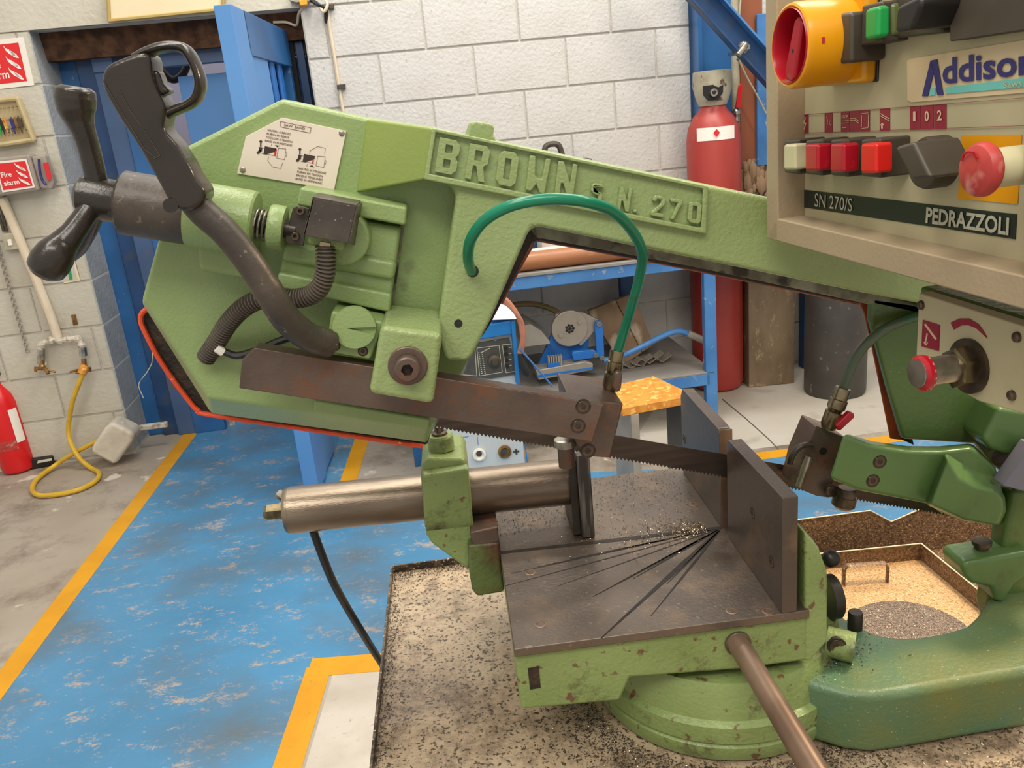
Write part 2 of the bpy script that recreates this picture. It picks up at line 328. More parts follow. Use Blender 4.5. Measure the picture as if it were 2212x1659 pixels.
def text_mesh(s, bold=0.0):
    key = (s, bold)
    if key in FC: return FC[key]
    cu = bpy.data.curves.new('t', 'FONT'); cu.body = s; cu.offset = bold; cu.resolution_u = 3
    o = bpy.data.objects.new('t', cu); C.objects.link(o); bpy.context.view_layer.update()
    me = bpy.data.meshes.new_from_object(o.evaluated_get(bpy.context.evaluated_depsgraph_get()))
    vs = [v.co.copy() for v in me.vertices]; fs = [list(p.vertices) for p in me.polygons]
    bpy.data.objects.remove(o); bpy.data.curves.remove(cu); bpy.data.meshes.remove(me)
    x0 = min(v.x for v in vs); x1 = max(v.x for v in vs); y0 = min(v.y for v in vs); y1 = max(v.y for v in vs)
    vs = [((v.x - x0) / (x1 - x0), (v.y - y0) / (y1 - y0)) for v in vs]; FC[key] = (vs, fs); return FC[key]
def bil(q, s, t):                         # q = TL,TR,BR,BL ; s right, t up
    return q[3] * (1 - s) * (1 - t) + q[2] * s * (1 - t) + q[1] * s * t + q[0] * (1 - s) * t
def text_g(g, s, q, bold=0.0, lift=None):
    vs, fs = text_mesh(s, bold); pts = [bil(q, a, b) for a, b in vs]
    n = (q[1] - q[0]).cross(q[3] - q[0]).normalized(); 
    if n.dot(CAM - q[0]) < 0: n = -n
    pts = [p + n * (lift or .0004) for p in pts]; g.add(pts, fs); return g
def text(name, s, q, m, parent, bold=0.0, lift=None, **k):
    g = G(); text_g(g, s, q, bold, lift); return link(name, g.mesh(name, False), m, parent, smooth=0, **k)
def flat(name, pts, m, parent, t=.0006, **k):       # thin printed or painted patch with a little thickness, facing the camera side
    pts = [Vector(p) for p in pts]; n = (pts[1] - pts[0]).cross(pts[2] - pts[1]).normalized()
    if n.dot(CAM - pts[0]) < 0: n = -n
    return obj(name, G().prism([p + n * t for p in pts], [p - n * .0002 for p in pts]), m, parent, smooth=0, **k)
def strip_px(pts, f, w):                  # printed polyline of width w px mapped through f
    out = []
    for (x0, y0), (x1, y1) in zip(pts[:-1], pts[1:]):
        d = math.hypot(x1 - x0, y1 - y0) or 1; nx, ny = -(y1 - y0) / d * w / 2, (x1 - x0) / d * w / 2
        out.append([f(x0 + nx, y0 + ny), f(x1 + nx, y1 + ny), f(x1 - nx, y1 - ny), f(x0 - nx, y0 - ny)])
    return out
def prints(name, polys, m, parent, t=.0006, **k):
    g = G()
    for pts in polys:
        n = (pts[1] - pts[0]).cross(pts[2] - pts[1]).normalized()
        if n.dot(CAM - pts[0]) < 0: n = -n
        g.prism([p + n * t for p in pts], [p - n * .0002 for p in pts])
    return obj(name, g, m, parent, smooth=0, **k)
def cap_screw(name, p, r, d, m, parent, ring=True):   # socket head: ring head with hexagonal recess; p centre of front, d outward direction
    d = Vector(d).normalized(); g = G(); p = Vector(p)
    up = Vector((0, 0, 1)) if abs(d.z) < .9 else Vector((1, 0, 0)); x = d.cross(up).normalized(); y = d.cross(x)
    n = 24; rings = []
    for rr_, h in ((r, -r * .9), (r, -r * .12), (r * .88, 0), (r * .52, 0)): rings.append([p + d * h + (x * math.cos(2 * math.pi * i / n) + y * math.sin(2 * math.pi * i / n)) * rr_ for i in range(n)])
    hexr = []
    for h in (0, -r * .6):
        row = []
        for i in range(n):
            a = 2 * math.pi * i / n; k = math.cos(math.pi / 6) / math.cos((a % (math.pi / 3)) - math.pi / 6); row.append(p + d * h + (x * math.cos(a) + y * math.sin(a)) * r * .5 * k)
        hexr.append(row)
    rings += hexr; vs = [q for rw in rings for q in rw]; g.v = [tuple(q) for q in vs]
    for i in range(len(rings) - 1):
        for j in range(n): g.f.append([i * n + j, i * n + (j + 1) % n, (i + 1) * n + (j + 1) % n, (i + 1) * n + j]); g.mi.append(1 if i >= 4 else 0)
    g.f.append(list(range((len(rings) - 1) * n, len(rings) * n))); g.mi.append(1)
    if ring:
        g.cur = 1; b = [p - d * .0004 + (x * math.cos(2 * math.pi * i / n) + y * math.sin(2 * math.pi * i / n)) * r * 1.22 for i in range(n)]; g.prism(b, d * -.002)  # flat dark disc paints the shade in the recess round the head
    return obj(name, g, [m, 'recess_black'], parent)
# ================================================================== THE SETTING
# floor: one mesh, painted zones as coplanar patches a fraction of a millimetre proud
fl = G(); mats_f = ['concrete', 'blue_floor', 'yellow_line', 'white_floor', 'crack', 'stain', 'concrete_r']
def fz(pts, mi, z):
    fl.cur = mi; fl.add([Z(x, y, 0) + Vector((0, 0, z)) if isinstance(x, (int, float)) and not isinstance(y, str) else x for x, y in pts], [list(range(len(pts)))])
def fw(pts, mi, z): fl.cur = mi; fl.add([Vector((p[0], p[1], z)) for p in pts], [list(range(len(pts)))])
fw([(-4, -3), (4.5, -3), (4.5, 8), (-4, 8)], 0, 0)
a1 = Z(0, 1480, 0); a2 = Z(445, 893, 0); da = (a2 - a1).normalized(); na = Vector((da.y, -da.x, 0))
b1 = Z(690, 1440, 0); b2 = Z(620, 1659, 0); db = (b1 - b2).normalized()
c1 = Z(770, 990, 0); c2 = Z(751, 1040, 0)
far = a1 + da * 3.6; near = a1 - da * 3.5
rA = Z(1690, 992, 0); rdir = (Z(1700, 990, 0) - Z(1645, 994, 0)).normalized()
fw([near, far, Z(783, 945, 0), Z(755, 1040, 0), Z(1500, 1012, 0), Vector((4.4, Z(1700, 990, 0).y + .1, 0)), b1 + (Z(820, 1430, 0) - b1).normalized() * 4.6, b1, b2, b2 - db * 2.5, Vector((-1.4, -2.9, 0))], 1, .0006)
def line(p, q, w, z=.0012): 
    d = (q - p).normalized(); n = Vector((-d.y, d.x, 0)) * w / 2; fw([p + n, q + n, q - n, p - n], 2, z)
line(near, far, .075)
line(b2 - db * 1.5, b1, .075, .0012); line(b1 - Vector((.03, 0, 0)), b1 + (Z(820, 1430, 0) - b1).normalized() * 1.5 , .085, .0014)
line(Z(752, 1040, 0), Z(783, 945, 0), .075)
line(Z(1500, 1004, 0), Vector((4.4, Z(1700, 990, 0).y + .12, 0)), .075)
wf = b1 + Vector((.045, -.04, 0)); fw([wf, wf + (Z(820, 1430, 0) - b1).normalized() * 1.4, wf + Vector((1.4, -2.4, 0)), b2 - db * 1.4 + Vector((.04, 0, 0))], 3, .0008)
fw([Z(1330, 1010, 0), Vector((4.4, Z(1700, 985, 0).y + .2, 0)), Vector((4.4, 4.7, 0)), Vector((1.25, 4.2, 0))], 6, .0005)
line2 = strip_px([(1560, 862), (1612, 905), (1660, 948), (1700, 990)], lambda x, y: Z(x, y, .0009), 2.5)
for q in line2: fl.cur = 4; fl.add(q, [[0, 1, 2, 3]])
floor = obj('floor', fl, mats_f, smooth=0, kind='structure')

# back wall: recessed mortar slab with every block its own piece
BH = .2228; BW = BH * 2.0
zl = WP(0, 0).z; k0 = W(920, 107).z       # a bed joint
kz = lambda k: k0 - BH * k
X_even = WXc(W(920, 100)); X_odd = WXc(W(1031, 206))
DL = WXc(W(66, 80)); DR = WXc(W(651, 40)); DTOP = W(350, 42).z; JL = WXc(W(300, 900))
BW = (X_even + 0 - X_odd) * 2; BW = abs(BW) if abs(BW) > .4 else .4456
BW = .4456
wall = G()
def wslab(x0, x1, z0, z1, o0=.0, o1=-.14):
    wall.prism([WP(x0, z0, o0), WP(x1, z0, o0), WP(x1, z1, o0), WP(x0, z1, o0)], WN * (o0 - o1))
DL2 = WXc(W(240, 770))
wslab(-3.4, DL2, 0, DTOP, -.006, -.35); wslab(DR, 3.6, 0, DTOP, -.006, -.35); wslab(-3.4, 3.6, DTOP, 3.1, -.006, -.35)
wb = obj('wall_back', wall, 'mortar', smooth=0, kind='structure')
bcache = {}
def block(x0, x1, z0, z1, mt):
    w = round(x1 - x0, 3); h = round(z1 - z0, 3)
    if w < .03 or h < .03: return
    key = (w, h, mt)
    if key not in bcache:
        bm = bmesh.new(); bmesh.ops.create_cube(bm, size=1)
        for v in bm.verts: v.co = Vector((v.co.x * (w - .009), v.co.y * .02, v.co.z * (h - .009)))
        bmesh.ops.bevel(bm, geom=[e for e in bm.edges if e.verts[0].co.y < 0 and e.verts[1].co.y < 0], offset=.003, segments=2, affect='EDGES')
        me = bpy.data.meshes.new('block'); bm.to_mesh(me); bm.free(); me.materials.append(M[mt]); bcache[key] = me
    o = bpy.data.objects.new('block', bcache[key]); C.objects.link(o); o.parent = wb
    p = WP((x0 + x1) / 2, (z0 + z1) / 2, -.006 + random.uniform(-.0008, .0008)); o.location = p - WL[wb.name]; o.rotation_euler = (0, 0, math.atan2(WX.y, WX.x))
for k in range(-4, 12):
    z1 = kz(k - 1); z0 = kz(k)
    if z1 < 0.02: break
    z0 = max(z0, 0.0)
    xa = (X_even if k % 2 == 0 else X_odd) - BW * 8
    while xa < 3.1:
        x0, x1 = xa, xa + BW; xa += BW
        if x1 < -3.0: continue
        segs = [(x0, x1)]
        if z0 > DTOP - .04:
            for s0, s1 in segs: block(s0, s1, z0, z1, 'block' if s0 > -1.2 else 'block_l')
        else:
            if x0 < DL2: block(x0, min(x1, DL2), z0, min(z1, DTOP), 'block_l')
            if x1 > DR: block(max(x0, DR), x1, z0, min(z1, DTOP) if z1 > DTOP and z0 < DTOP and x0 < DR else z1, 'block')
# lintel face + door reveal
obj('trim_1', G().prism([WP(DL2 - .35, DTOP, .006), WP(DR, DTOP, .006), WP(DR, DTOP + .26, .006), WP(DL2 - .35, DTOP + .26, .006)], WN * .02), 'block_l', kind='structure', bevel=.002)
rv = thing('door_jamb', '', 'jamb', WP(DL2, 0, 0)); del rv['label'], rv['category']; rv['kind'] = 'structure'; rv.name = 'trim_2'; WL[rv.name] = WL['door_jamb']
for k in range(-1, 12):
    z1 = min(kz(k - 1), DTOP); z0 = max(kz(k), 0)
    if z1 < .03: break
    if z1 - z0 < .03: continue
    obj('block', G().prism([WP(DL2 + .001, z0 + .004, 0), WP(DL2 + .001, z0 + .004, -.26), WP(DL2 + .001, z1 - .004, -.26), WP(DL2 + .001, z1 - .004, 0)], -WX * .05), 'reveal', rv, bevel=.003)
# insulation strip above the door, far room, dark gap
obj('insulation', G().prism([WP(DL2, DTOP - .12, -.13), WP(DR, DTOP - .12, -.13), WP(DR, DTOP + .05, -.10), WP(DL2, DTOP + .05, -.10)], WN * .10), 'insul', rv, kind='stuff')
ins = bpy.data.objects['insulation']
# far room wall behind the door
obj('wall_far', G().prism([WP(-3.6, 0, -2.6), WP(.6, 0, -2.6), WP(.6, 3.1, -2.6), WP(-3.6, 3.1, -2.6)], WN * .05), 'lav', smooth=0, kind='structure')

# ---- steel door frame (door_1) behind the reveal and the open leaf (door_2)
d1 = thing('door_1', '', 'door', WP(DL2, 0, -.3)); del d1['label'], d1['category']; d1['kind'] = 'structure'
def wprism(name, px, off, dep, m, parent, **k): return obj(name, G().prism([W(x, y, off) for x, y in px], WN * dep), m, parent, **k)
def wq(name, x0, x1, z0, z1, off, dep, m, parent, **k): return obj(name, G().prism([WP(x0, z0, off), WP(x1, z0, off), WP(x1, z1, off), WP(x0, z1, off)], WN * dep), m, parent, **k)
XW = lambda x, y, off: WXc(W(x, y, off))
zt1 = W(320, 100, -.24).z; x = DL2
# four jamb posts side by side
xs = [XW(132, 190, -.26), XW(158, 190, -.24), XW(190, 190, -.22), XW(232, 190, -.20)]
xs = [DL2 - .02 + .0, DL2 + .085, DL2 + .17, DL2 + .26]
ztop = W(300, 100, -.2).z
wq('frame_post', xs[0], xs[1], 0, ztop + .03, -.26, .05, 'blue', d1, bevel=.006)
wq('frame_post', xs[1], xs[2], 0, ztop + .02, -.23, .06, 'blue_dark', d1, bevel=.006)
wq('frame_post', xs[2], xs[3], 0, ztop + .02, -.20, .06, 'blue_grey', d1, bevel=.004)
wq('frame_post', xs[3], xs[3] + .16, 0, ztop, -.19, .05, 'blue', d1, bevel=.004)
wq('frame_head', xs[2], DR + .05, ztop - .10, ztop, -.19, .06, 'blue_grey', d1, bevel=.004)
wq('frame_head', DL2 - .05, DR + .05, ztop, DTOP + .02, -.24, .06, 'dark', d1, bevel=.002)
zb = W(430, 160, -.25).z
# hidden far leaf: blue lower panel below an open hatch
wq('door_panel', xs[3] + .26, DR + .02, 0.05, zb, -.30, .03, 'blue_light', d1, bevel=.003)
wq('door_panel', xs[3] + .62, xs[3] + .86, zb, ztop - .1, -.34, .03, 'grey_p', d1, bevel=.003)
wq('door_panel', xs[3] + .86, DR + .02, zb, ztop - .1, -.31, .03, 'blue_grey', d1, bevel=.003)
wq('frame_post', xs[3] + .17, xs[3] + .20, 0, ztop - .1, -.25, .03, 'pipe_old', d1)  # not a post: pale strip standing for a white strip of light
obj('hinge_block', G().prism([W(x, y, -.2) for x, y in ((272, 108), (292, 104), (296, 122), (274, 126))], WN * .03), 'blackp', d1, bevel=.002)
obj('cable_bundle', G().tube(smooth_path([W(322, 130, -.9), W(345, 150, -.9), W(372, 172, -.9), W(395, 160, -.9), W(410, 128, -.9)]), .02), 'blackp', d1)
wq('dark_shelf', XW(320, 130, -1.2), XW(395, 130, -1.2), W(350, 178, -1.2).z, W(350, 120, -1.2).z, -1.2, .05, 'blue_dark', d1)
# right hand dark corrugated shutter behind the open leaf
for i in range(5):
    xx = DR - .20 + i * .045; wq('shutter_slat', xx, xx + .04, 0, DTOP - .12, -.16 - .01 * (i % 2), .03, 'blue_dark' if i % 2 else 'dark', d1, bevel=.004)
# open leaf
d2 = thing('door_2', '', 'door', WP(DR - .1, 0, -.05)); del d2['label'], d2['category']; d2['kind'] = 'structure'
fx = W(619, 66, -.10); zt = fx.z; nx = Z(498, 8, zt); lx = (nx - fx); lw = lx.length; ld = lx.normalized(); th = Vector((ld.y, -ld.x, 0)).normalized()
if th.x > 0: th = -th
TH = (Z(459, 11, zt) - nx).length
th = (Z(459, 11, zt) - nx).normalized(); th = (th - ld * th.dot(ld)).normalized()
def leaf(name, a0, a1, z0, z1, d0, d1_, m, **k):
    p = lambda a, z, d: Vector(((fx + ld * a + th * d).x, (fx + ld * a + th * d).y, z))
    return obj(name, G().prism([p(a0, z0, d0), p(a1, z0, d0), p(a1, z1, d0), p(a0, z1, d0)], th * (d1_ - d0)), m, d2, **k)
leaf('door_stile', lw * .80, lw, .02, zt, 0, TH, 'blue_light', bevel=.003)
leaf('door_rail', 0, lw * .82, zt - .16, zt, .0, TH, 'blue', bevel=.003)
leaf('door_panel', lw * .50, lw * .81, .02, zt - .15, .008, TH - .01, 'blue_light', bevel=.002)
leaf('door_stile', 0, lw * .05, .02, zt - .14, .004, TH * .9, 'blue', bevel=.002)
for a in (.17, .33): leaf('door_bar', lw * a, lw * (a + .07), .3, zt - .15, .015, TH * .6, 'blue_bright', bevel=.012)
leaf('door_panel', lw * .05, lw * .50, .02, zt - .15, TH * .75, TH * .85, 'dark', bevel=0)  # dark sheet painting the shade in the window gaps behind the bars
# floor debris strip under door, threshold bar
wq('threshold', DL2 + .02, DL2 + .17, 0.10, .13, -.05, .03, 'pipe_old', d1, bevel=.008)
# ---- right of the bench: blue stanchion, brace, brown panel, blue sheet, insulation
XS = XW(1490, 100, .02); XS2 = XW(1576, 100, .02)
t3 = thing('blue_stanchion', 'tall blue steel column on the back wall behind the gas bottle', 'column', WP((XS + XS2) / 2, 0, 0))
wq('column_web', XS, XS2, 0, 3.1, .10, .09, 'blue', t3, bevel=.004)
wq('column_flange', XS, XS + .02, 0, 3.1, .14, .13, 'blue', t3, bevel=.002)
wq('edge_trim', XS2, XS2 + .012, 0, 3.1, .11, .10, 'wood', t3)
t3b = thing('diagonal_brace', 'dark blue channel section sloping down across the blue column', 'brace', W(1590, 70, .3))
p = [W(1412, -120, .32), W(1820, 333, .32)]; dv = (p[1] - p[0]).normalized(); pn = dv.cross(WN).normalized()
if pn.z < 0: pn = -pn
h = .055
obj('channel_web', G().prism([p[0] + pn * h, p[1] + pn * h, p[1] - pn * h, p[0] - pn * h], WN * .01), 'blue_dark', t3b, bevel=.002)
obj('channel_flange', G().prism([p[0] + pn * h, p[1] + pn * h, p[1] + pn * (h - .01), p[0] + pn * (h - .01)], -WN * .05), 'blue_bench', t3b, bevel=.002)
obj('channel_flange', G().prism([p[0] - pn * h, p[1] - pn * h, p[1] - pn * (h - .01), p[0] - pn * (h - .01)], -WN * .05), 'blue_dark', t3b, bevel=.002)
bc = W(1606, 103, .36); g = G(); g.tube([W(1577, 116, .20), W(1597, 112, .36)], .012); g.sphere(bc, .03, 10); g.cyl(W(1595, 118, .38), W(1612, 96, .38), .014); obj('clamp_bolt', g, 'silver', t3b)
t4 = thing('air_pipe', 'grey vertical air pipe with a red lever valve beside the brown panel', 'pipe', W(1588, 240, .06))
xa = XW(1588, 150, .1)
obj('pipe_run', G().cyl(WP(xa, W(1588, 255, .1).z, .1), WP(xa, 3.1, .1), .019), 'capgrey', t4)
obj('pipe_run', G().cyl(WP(xa + .008, .9, .1), WP(xa + .008, W(1588, 262, .1).z, .1), .010), 'greysteel', t4)
g = G(); g.cyl(W(1590, 262, .1), W(1590, 232, .1), .02); g.sphere(W(1590, 243, .12), .022, 10); obj('valve_body', g, 'silver', t4)
obj('valve_lever', G().prism([W(x, y, .14) for x, y in ((1590, 232), (1597, 184), (1601, 180), (1604, 184), (1600, 234))], WN * .014), 'ext', t4, bevel=.003, label='red valve lever')
obj('pipe_bracket', G().cyl(W(1578, 115, .1), W(1600, 113, .1), .006), 'greysteel', t4)
obj('thin_cable', G().tube(smooth_path([W(1600, -5, .12), W(1596, 50, .12), W(1594, 115, .12), W(1610, 160, .12), W(1632, 200, .12), W(1655, 245, .12)]), .0045, 6), 'capgrey', t4)
xb = XW(1600, 200, -.02); xc = XW(1636, 300, -.02); zb_ = W(1610, 352, -.02).z
wq('trim_3', xb - .02, xc + .01, zb_, 3.1, .02, .03, 'panelwood', None, bevel=.003, kind='structure')
wq('trim_4', xc + .012, xc + .25, zb_, 3.1, .0, .03, 'panelwood', None, bevel=.003, kind='structure')
zc_ = W(1640, 358, .05).z
wq('trim_5', XW(1636, 300, .05), XW(1636, 300, .05) + .22, zc_, W(1645, 30, .05).z, .05, .02, 'blue_bench', None, bevel=.003, kind='structure')
g = G()
for i in range(170):
    x_ = xb + random.uniform(-.02, .40); z_ = zb_ - random.uniform(0, .24); c_ = WP(x_, z_, random.uniform(.0, .05)); g.sphere(c_, random.uniform(.010, .026), 7, (1.0, .7, 2.2))
tag(obj('insulation', g, 'wood'), 'torn brown insulation bulging out below the brown panel', 'insulation', kind='stuff')
xq = XW(1722, 700, -.02); xr = XW(1764, 700, -.02)
wq('trim_6', xq - .02, xr + .06, 0, 1.4, .10, .06, 'blue_dark', None, bevel=.003, kind='structure')

# ---- things on the back wall, right part
# notice board above the door
nb = thing('notice_board', 'cream board with a yellowed frame on the wall above the door', 'board', W(355, 20, .02))
obj('board_panel', G().prism([W(x, y, .03) for x, y in ((233, -60), (235, 42), (480, 18), (478, -90))], WN * .02), 'board', nb, bevel=.002)
g = G()
for a, b in (((231, -60), (236, 47)), ((234, 45), (482, 20)), ((482, 20), (480, -90))): g.tube([W(a[0], a[1], .035), W(b[0], b[1], .035)], .008, 6)
obj('board_frame', g, 'board_edge', nb)
# conduit, clips, junction box
cdt = thing('wall_conduit', 'thin white cable conduit clipped to the block wall beside the door', 'conduit', W(720, 120, .01))
obj('conduit_run', G().tube(smooth_path([W(706, 12, .012), W(712, 60, .012), W(722, 120, .012), W(731, 180, .012), W(741, 240, .012), W(760, 330, .012)]), .009, 8), 'pipe', cdt)
for (x, y) in ((711, 14), (736, 187)): obj('clip', G().prism([W(x - 8, y - 4, .03), W(x + 10, y - 6, .03), W(x + 10, y + 5, .03), W(x - 8, y + 6, .03)], WN * .03), 'dk', cdt, bevel=.002)
g = G(); 
for i in range(3): g.tube(smooth_path([W(668 + i * 4, 0, .03), W(684 + i * 3, 10, .05), W(700 + i * 3, 18 + i * 3, .03), W(704, 50, .015)]), .006, 6)
obj('black_wires', g, 'blackp', cdt); obj('white_loop', G().tube(smooth_path([W(690, 14, .04), W(699, 25, .05), W(707, 12, .05), W(703, 0, .04)]), .007, 8), 'pipe', cdt)
jb = thing('sensor_box', 'small grey and yellow sensor box at the top corner of the door', 'sensor', W(645, 2, .02))
obj('box_body', G().prism([W(x, y, .06) for x, y in ((624, -14), (670, -18), (668, 3), (640, 6), (625, 2))], WN * .06), 'greysteel', jb, bevel=.004)
obj('yellow_cover', G().prism([W(x, y, .075) for x, y in ((645, 0), (664, -2), (663, 10), (648, 12))], WN * .04), 'yellow', jb, bevel=.003)
dcb = thing('loose_cable', 'white cable hanging loose in the top corner of the doorway', 'cable', W(620, 50, -.05))
obj('cable_run', G().tube(smooth_path([W(590, 48, -.1), W(618, 48, -.1), W(640, 54, -.08), W(645, 30, -.02), W(652, 20, .01)]), .006, 8), 'pipe', dcb)

# ---- left wall things
def sign(root, quad_px, off, words):
    q = [W(x, y, off) for x, y in quad_px]
    obj('sign_plate', G().prism(q, WN * .004), 'signwhite', root, smooth=0)
    return q
# upper sign (mostly out of frame): plate (-60..70, 78..190)
s1 = thing('fire_alarm_sign', 'red and white fire alarm sign with flames above the key box', 'sign', W(20, 135, .0))
qa = [W(-58, 92, .006), W(50, 80, .006), W(74, 184, .006), W(-36, 196, .006)]
obj('sign_plate', G().prism(qa, WN * .005), 'signwhite', s1, smooth=0)
qi = [bil(qa, .09, .90), bil(qa, .88, .90), bil(qa, .88, .10), bil(qa, .09, .10)]
flat('red_field', qi, 'signred', s1, .001)
text('lettering', 'Fire', [bil(qi, .06, .62), bil(qi, .44, .62), bil(qi, .44, .40), bil(qi, .06, .40)], 'white', s1, .01, .0018)
text('lettering', 'alarm', [bil(qi, .06, .34), bil(qi, .60, .34), bil(qi, .60, .12), bil(qi, .06, .12)], 'white', s1, .01, .0018)
def flames(q, parent, x0=.58, w=.40):
    polys = []
    for i, yy in enumerate((.66, .38, .10)):
        for j in range(2):
            ox = x0 + .03 * (2 - i) * 0 + j * w * .30; cl = [(0, .30), (w * .10, .20), (w * .30, .13), (w * .52, .07), (w * .72, .0)]; wd = [0, .03, .055, .05, .0]
            if j: cl = [(0, .20), (w * .08, .12), (w * .22, .06), (w * .40, .01), (w * .55, -.05)]
            up = [(ox + a, yy + b + c) for (a, b), c in zip(cl, wd)]; dn = [(ox + a - .01, yy + b - c) for (a, b), c in zip(cl, wd)]
            for k in range(4): 
                a = [up[k], up[k + 1], dn[k + 1], dn[k]]; a = [p_ for n_, p_ in enumerate(a) if p_ not in a[:n_]]; polys.append([bil(q, min(x, .98), y) for x, y in a])
    prints('flame_symbol', polys, 'white', parent, .0016, kind='stuff')
flames(qi, s1, .62, .37)
# key box
kb = thing('key_box', 'open beige key box holding hanging keys on the painted wall', 'box', W(15, 265, .02))
q = [W(-50, 222, .05), W(38, 213, .05), W(72, 302, .05), W(-20, 316, .05)]
g = G()
for a, b in ((0, 1), (1, 2), (2, 3), (3, 0)): g.tube([q[a], q[b]], .011, 8)
for p_ in q: g.sphere(p_, .011, 8)
obj('rim', g, 'keybox', kb); obj('back_plate', G().prism([p_ + WN * .015 for p_ in q], WN * .03), 'keybox', kb, smooth=0)
g = G()
for r_ in range(3):
    for c_ in range(9):
        p0 = bil(q, .10 + c_ * .1, .82 - r_ * .28); g.tube([p0 + WN * .013, p0 - WN * .006, p0 - WN * .006 - Vector((0, 0, .008))], .0014, 5)
obj('hook', g, 'brasstap', kb, kind='stuff')
kcols = ['brasstap', 'greenb', 'blackp', 'orange', 'silver', 'navy', 'brasstap', 'dk']
klab = {'brasstap': 'brass key hanging in the key box', 'greenb': 'green tagged key hanging in the key box', 'blackp': 'black fob key hanging in the key box', 'orange': 'orange tagged key hanging in the key box', 'silver': 'silver key hanging in the key box', 'navy': 'dark blue tagged key hanging in the key box', 'dk': 'grey key at the right end of the key row'}
for i, kc in enumerate(kcols[1:]):
    p0 = bil(q, .34 + i * .085, .60) + WN * .0; g = G(); g.tube([p0, p0 - Vector((0, 0, .012))], .003, 6)
    g.prism([p0 + WX * s_ + Vector((0, 0, z_)) - WN * .004 for s_, z_ in ((-.010, -.008), (.010, -.008), (.012, -.045), (-.006, -.05))], WN * .006)
    g.prism([p0 + WX * s_ + Vector((0, 0, z_)) - WN * .003 for s_, z_ in ((-.003, -.045), (.004, -.045), (.004, -.075), (-.002, -.072))], WN * .002)
    tag(obj('key', g, kc, bevel=.001), klab[kc] if i < 6 else klab['dk'], 'key', 'keys in the key box')
# fire alarm box in cloudy plastic
fb = thing('alarm_cover_box', 'cloudy plastic box with a red fire alarm label on the wall', 'box', W(40, 378, .05))
qb = [W(-45, 345, .10), W(62, 333, .10), W(86, 412, .10), W(-30, 428, .10)]
obj('box_body', G().prism(qb, WN * .10), 'plasticbox', fb, bevel=.012, bseg=3)
obj('box_lug', G().prism([W(x, y, .09) for x, y in ((66, 338), (96, 334), (116, 392), (112, 410), (86, 408))], WN * .05), 'plasticbox', fb, bevel=.01)
qs = [W(-40, 352, .103), W(57, 343, .103), W(76, 405, .103), W(-22, 420, .103)]; qs = [bil(qs, .28, 1), bil(qs, 1, 1), bil(qs, 1, 0), bil(qs, .28, 0)]
flat('label', qs, 'signwhite', fb, .002); qr = [bil(qs, .05, .93), bil(qs, .95, .93), bil(qs, .95, .07), bil(qs, .05, .07)]; flat('red_field', qr, 'signred', fb, .003)
text('lettering', 'Fire', [bil(qr, .06, .66), bil(qr, .42, .66), bil(qr, .42, .46), bil(qr, .06, .46)], 'white', fb, .015, .0036)
text('lettering', 'alarm', [bil(qr, .08, .34), bil(qr, .60, .34), bil(qr, .60, .14), bil(qr, .08, .14)], 'white', fb, .015, .0036)
flames(qr, fb, .62, .37)
for o_ in fb.children:
    if o_.name.startswith('flame'): o_.location -= WN * .003
obj('blue_band', G().tube(smooth_path([W(84, 344, .105), W(86, 370, .105), W(92, 390, .105), W(100, 399, .105)]), .006, 8), 'navy', fb)
flat('small_label', [W(93, 352, .096), W(104, 350, .096), W(113, 388, .096), W(104, 390, .096)], 'signred', fb, .003)
# down pipe and tap manifold
tp = thing('tap_manifold', 'cream wall pipe branching to two brass garden taps', 'taps', W(130, 735, .04))
obj('down_pipe', G().tube(smooth_path([W(5, 428, .035), W(60, 560, .035), W(108, 680, .035), W(127, 735, .035)]), .021, 12), 'pipe', tp)
g = G(); pth = [W(95, 790, .045), W(88, 760, .045), W(90, 745, .045), W(110, 735, .045), W(130, 735, .045), W(150, 732, .045), W(168, 732, .045), W(176, 745, .045), W(178, 770, .045)]
g.tube(smooth_path(pth, 6), .014, 10)
for p_ in pth[1:8]: g.sphere(p_, .020, 8)
obj('branch_pipe', g, 'pipe_old', tp)
obj('collar', G().tube([W(89, 755, .05), W(89, 785, .05)], .019, 8), 'silver', tp); obj('collar', G().tube([W(178, 750, .05), W(180, 768, .05)], .019, 8), 'silver', tp)
for (x, y, s_) in ((90, 785, 1), (181, 785, -1)):
    g = G(); g.tube([W(x, y - 10, .055), W(x + 1, y + 8, .06)], .012, 10); g.sphere(W(x + 1, y + 8, .065), .017, 10)
    g.tube([W(x + 1, y + 8, .065), W(x + 12 * s_, y + 16, .09), W(x + 14 * s_, y + 22, .10)], .009, 8)
    g.tube([W(x - 2, y + 10, .065), W(x - 11 * s_, y + 12, .065)], .008, 8); g.cyl(W(x - 13 * s_, y + 8, .065), W(x - 13 * s_, y + 18, .065), .007)
    g.cyl(W(x + 14 * s_, y + 14, .1), W(x + 30 * s_, y + 19, .1), .005); obj('tap', g, 'brasstap', tp)
# yellow hose
yh = [W(182, 800, .10), W(170, 830, .11), W(156, 870, .10), W(148, 920, .08), W(152, 955, .10)]
hz = .014
yh += [Z(172, 990, .06), Z(195, 1010, hz), Z(214, 1022, hz), Z(205, 1040, hz), Z(170, 1058, hz), Z(125, 1068, hz), Z(85, 1070, hz), Z(70, 1058, hz), Z(80, 1035, hz), W(118, 1006, .09), W(158, 980, .09), W(190, 963, .10), W(216, 950, .11)]
tag(obj('garden_hose', G().tube(smooth_path(yh, 8), .0115, 10), 'hosey'), 'yellow hose looping from the tap across the concrete floor', 'hose')
obj_c = obj('hose_connector', G().cyl(W(184, 790, .09), W(176, 808, .11), .021, 14), 'orange'); tag(obj_c, 'orange hose connector pushed on the right hand tap', 'connector')
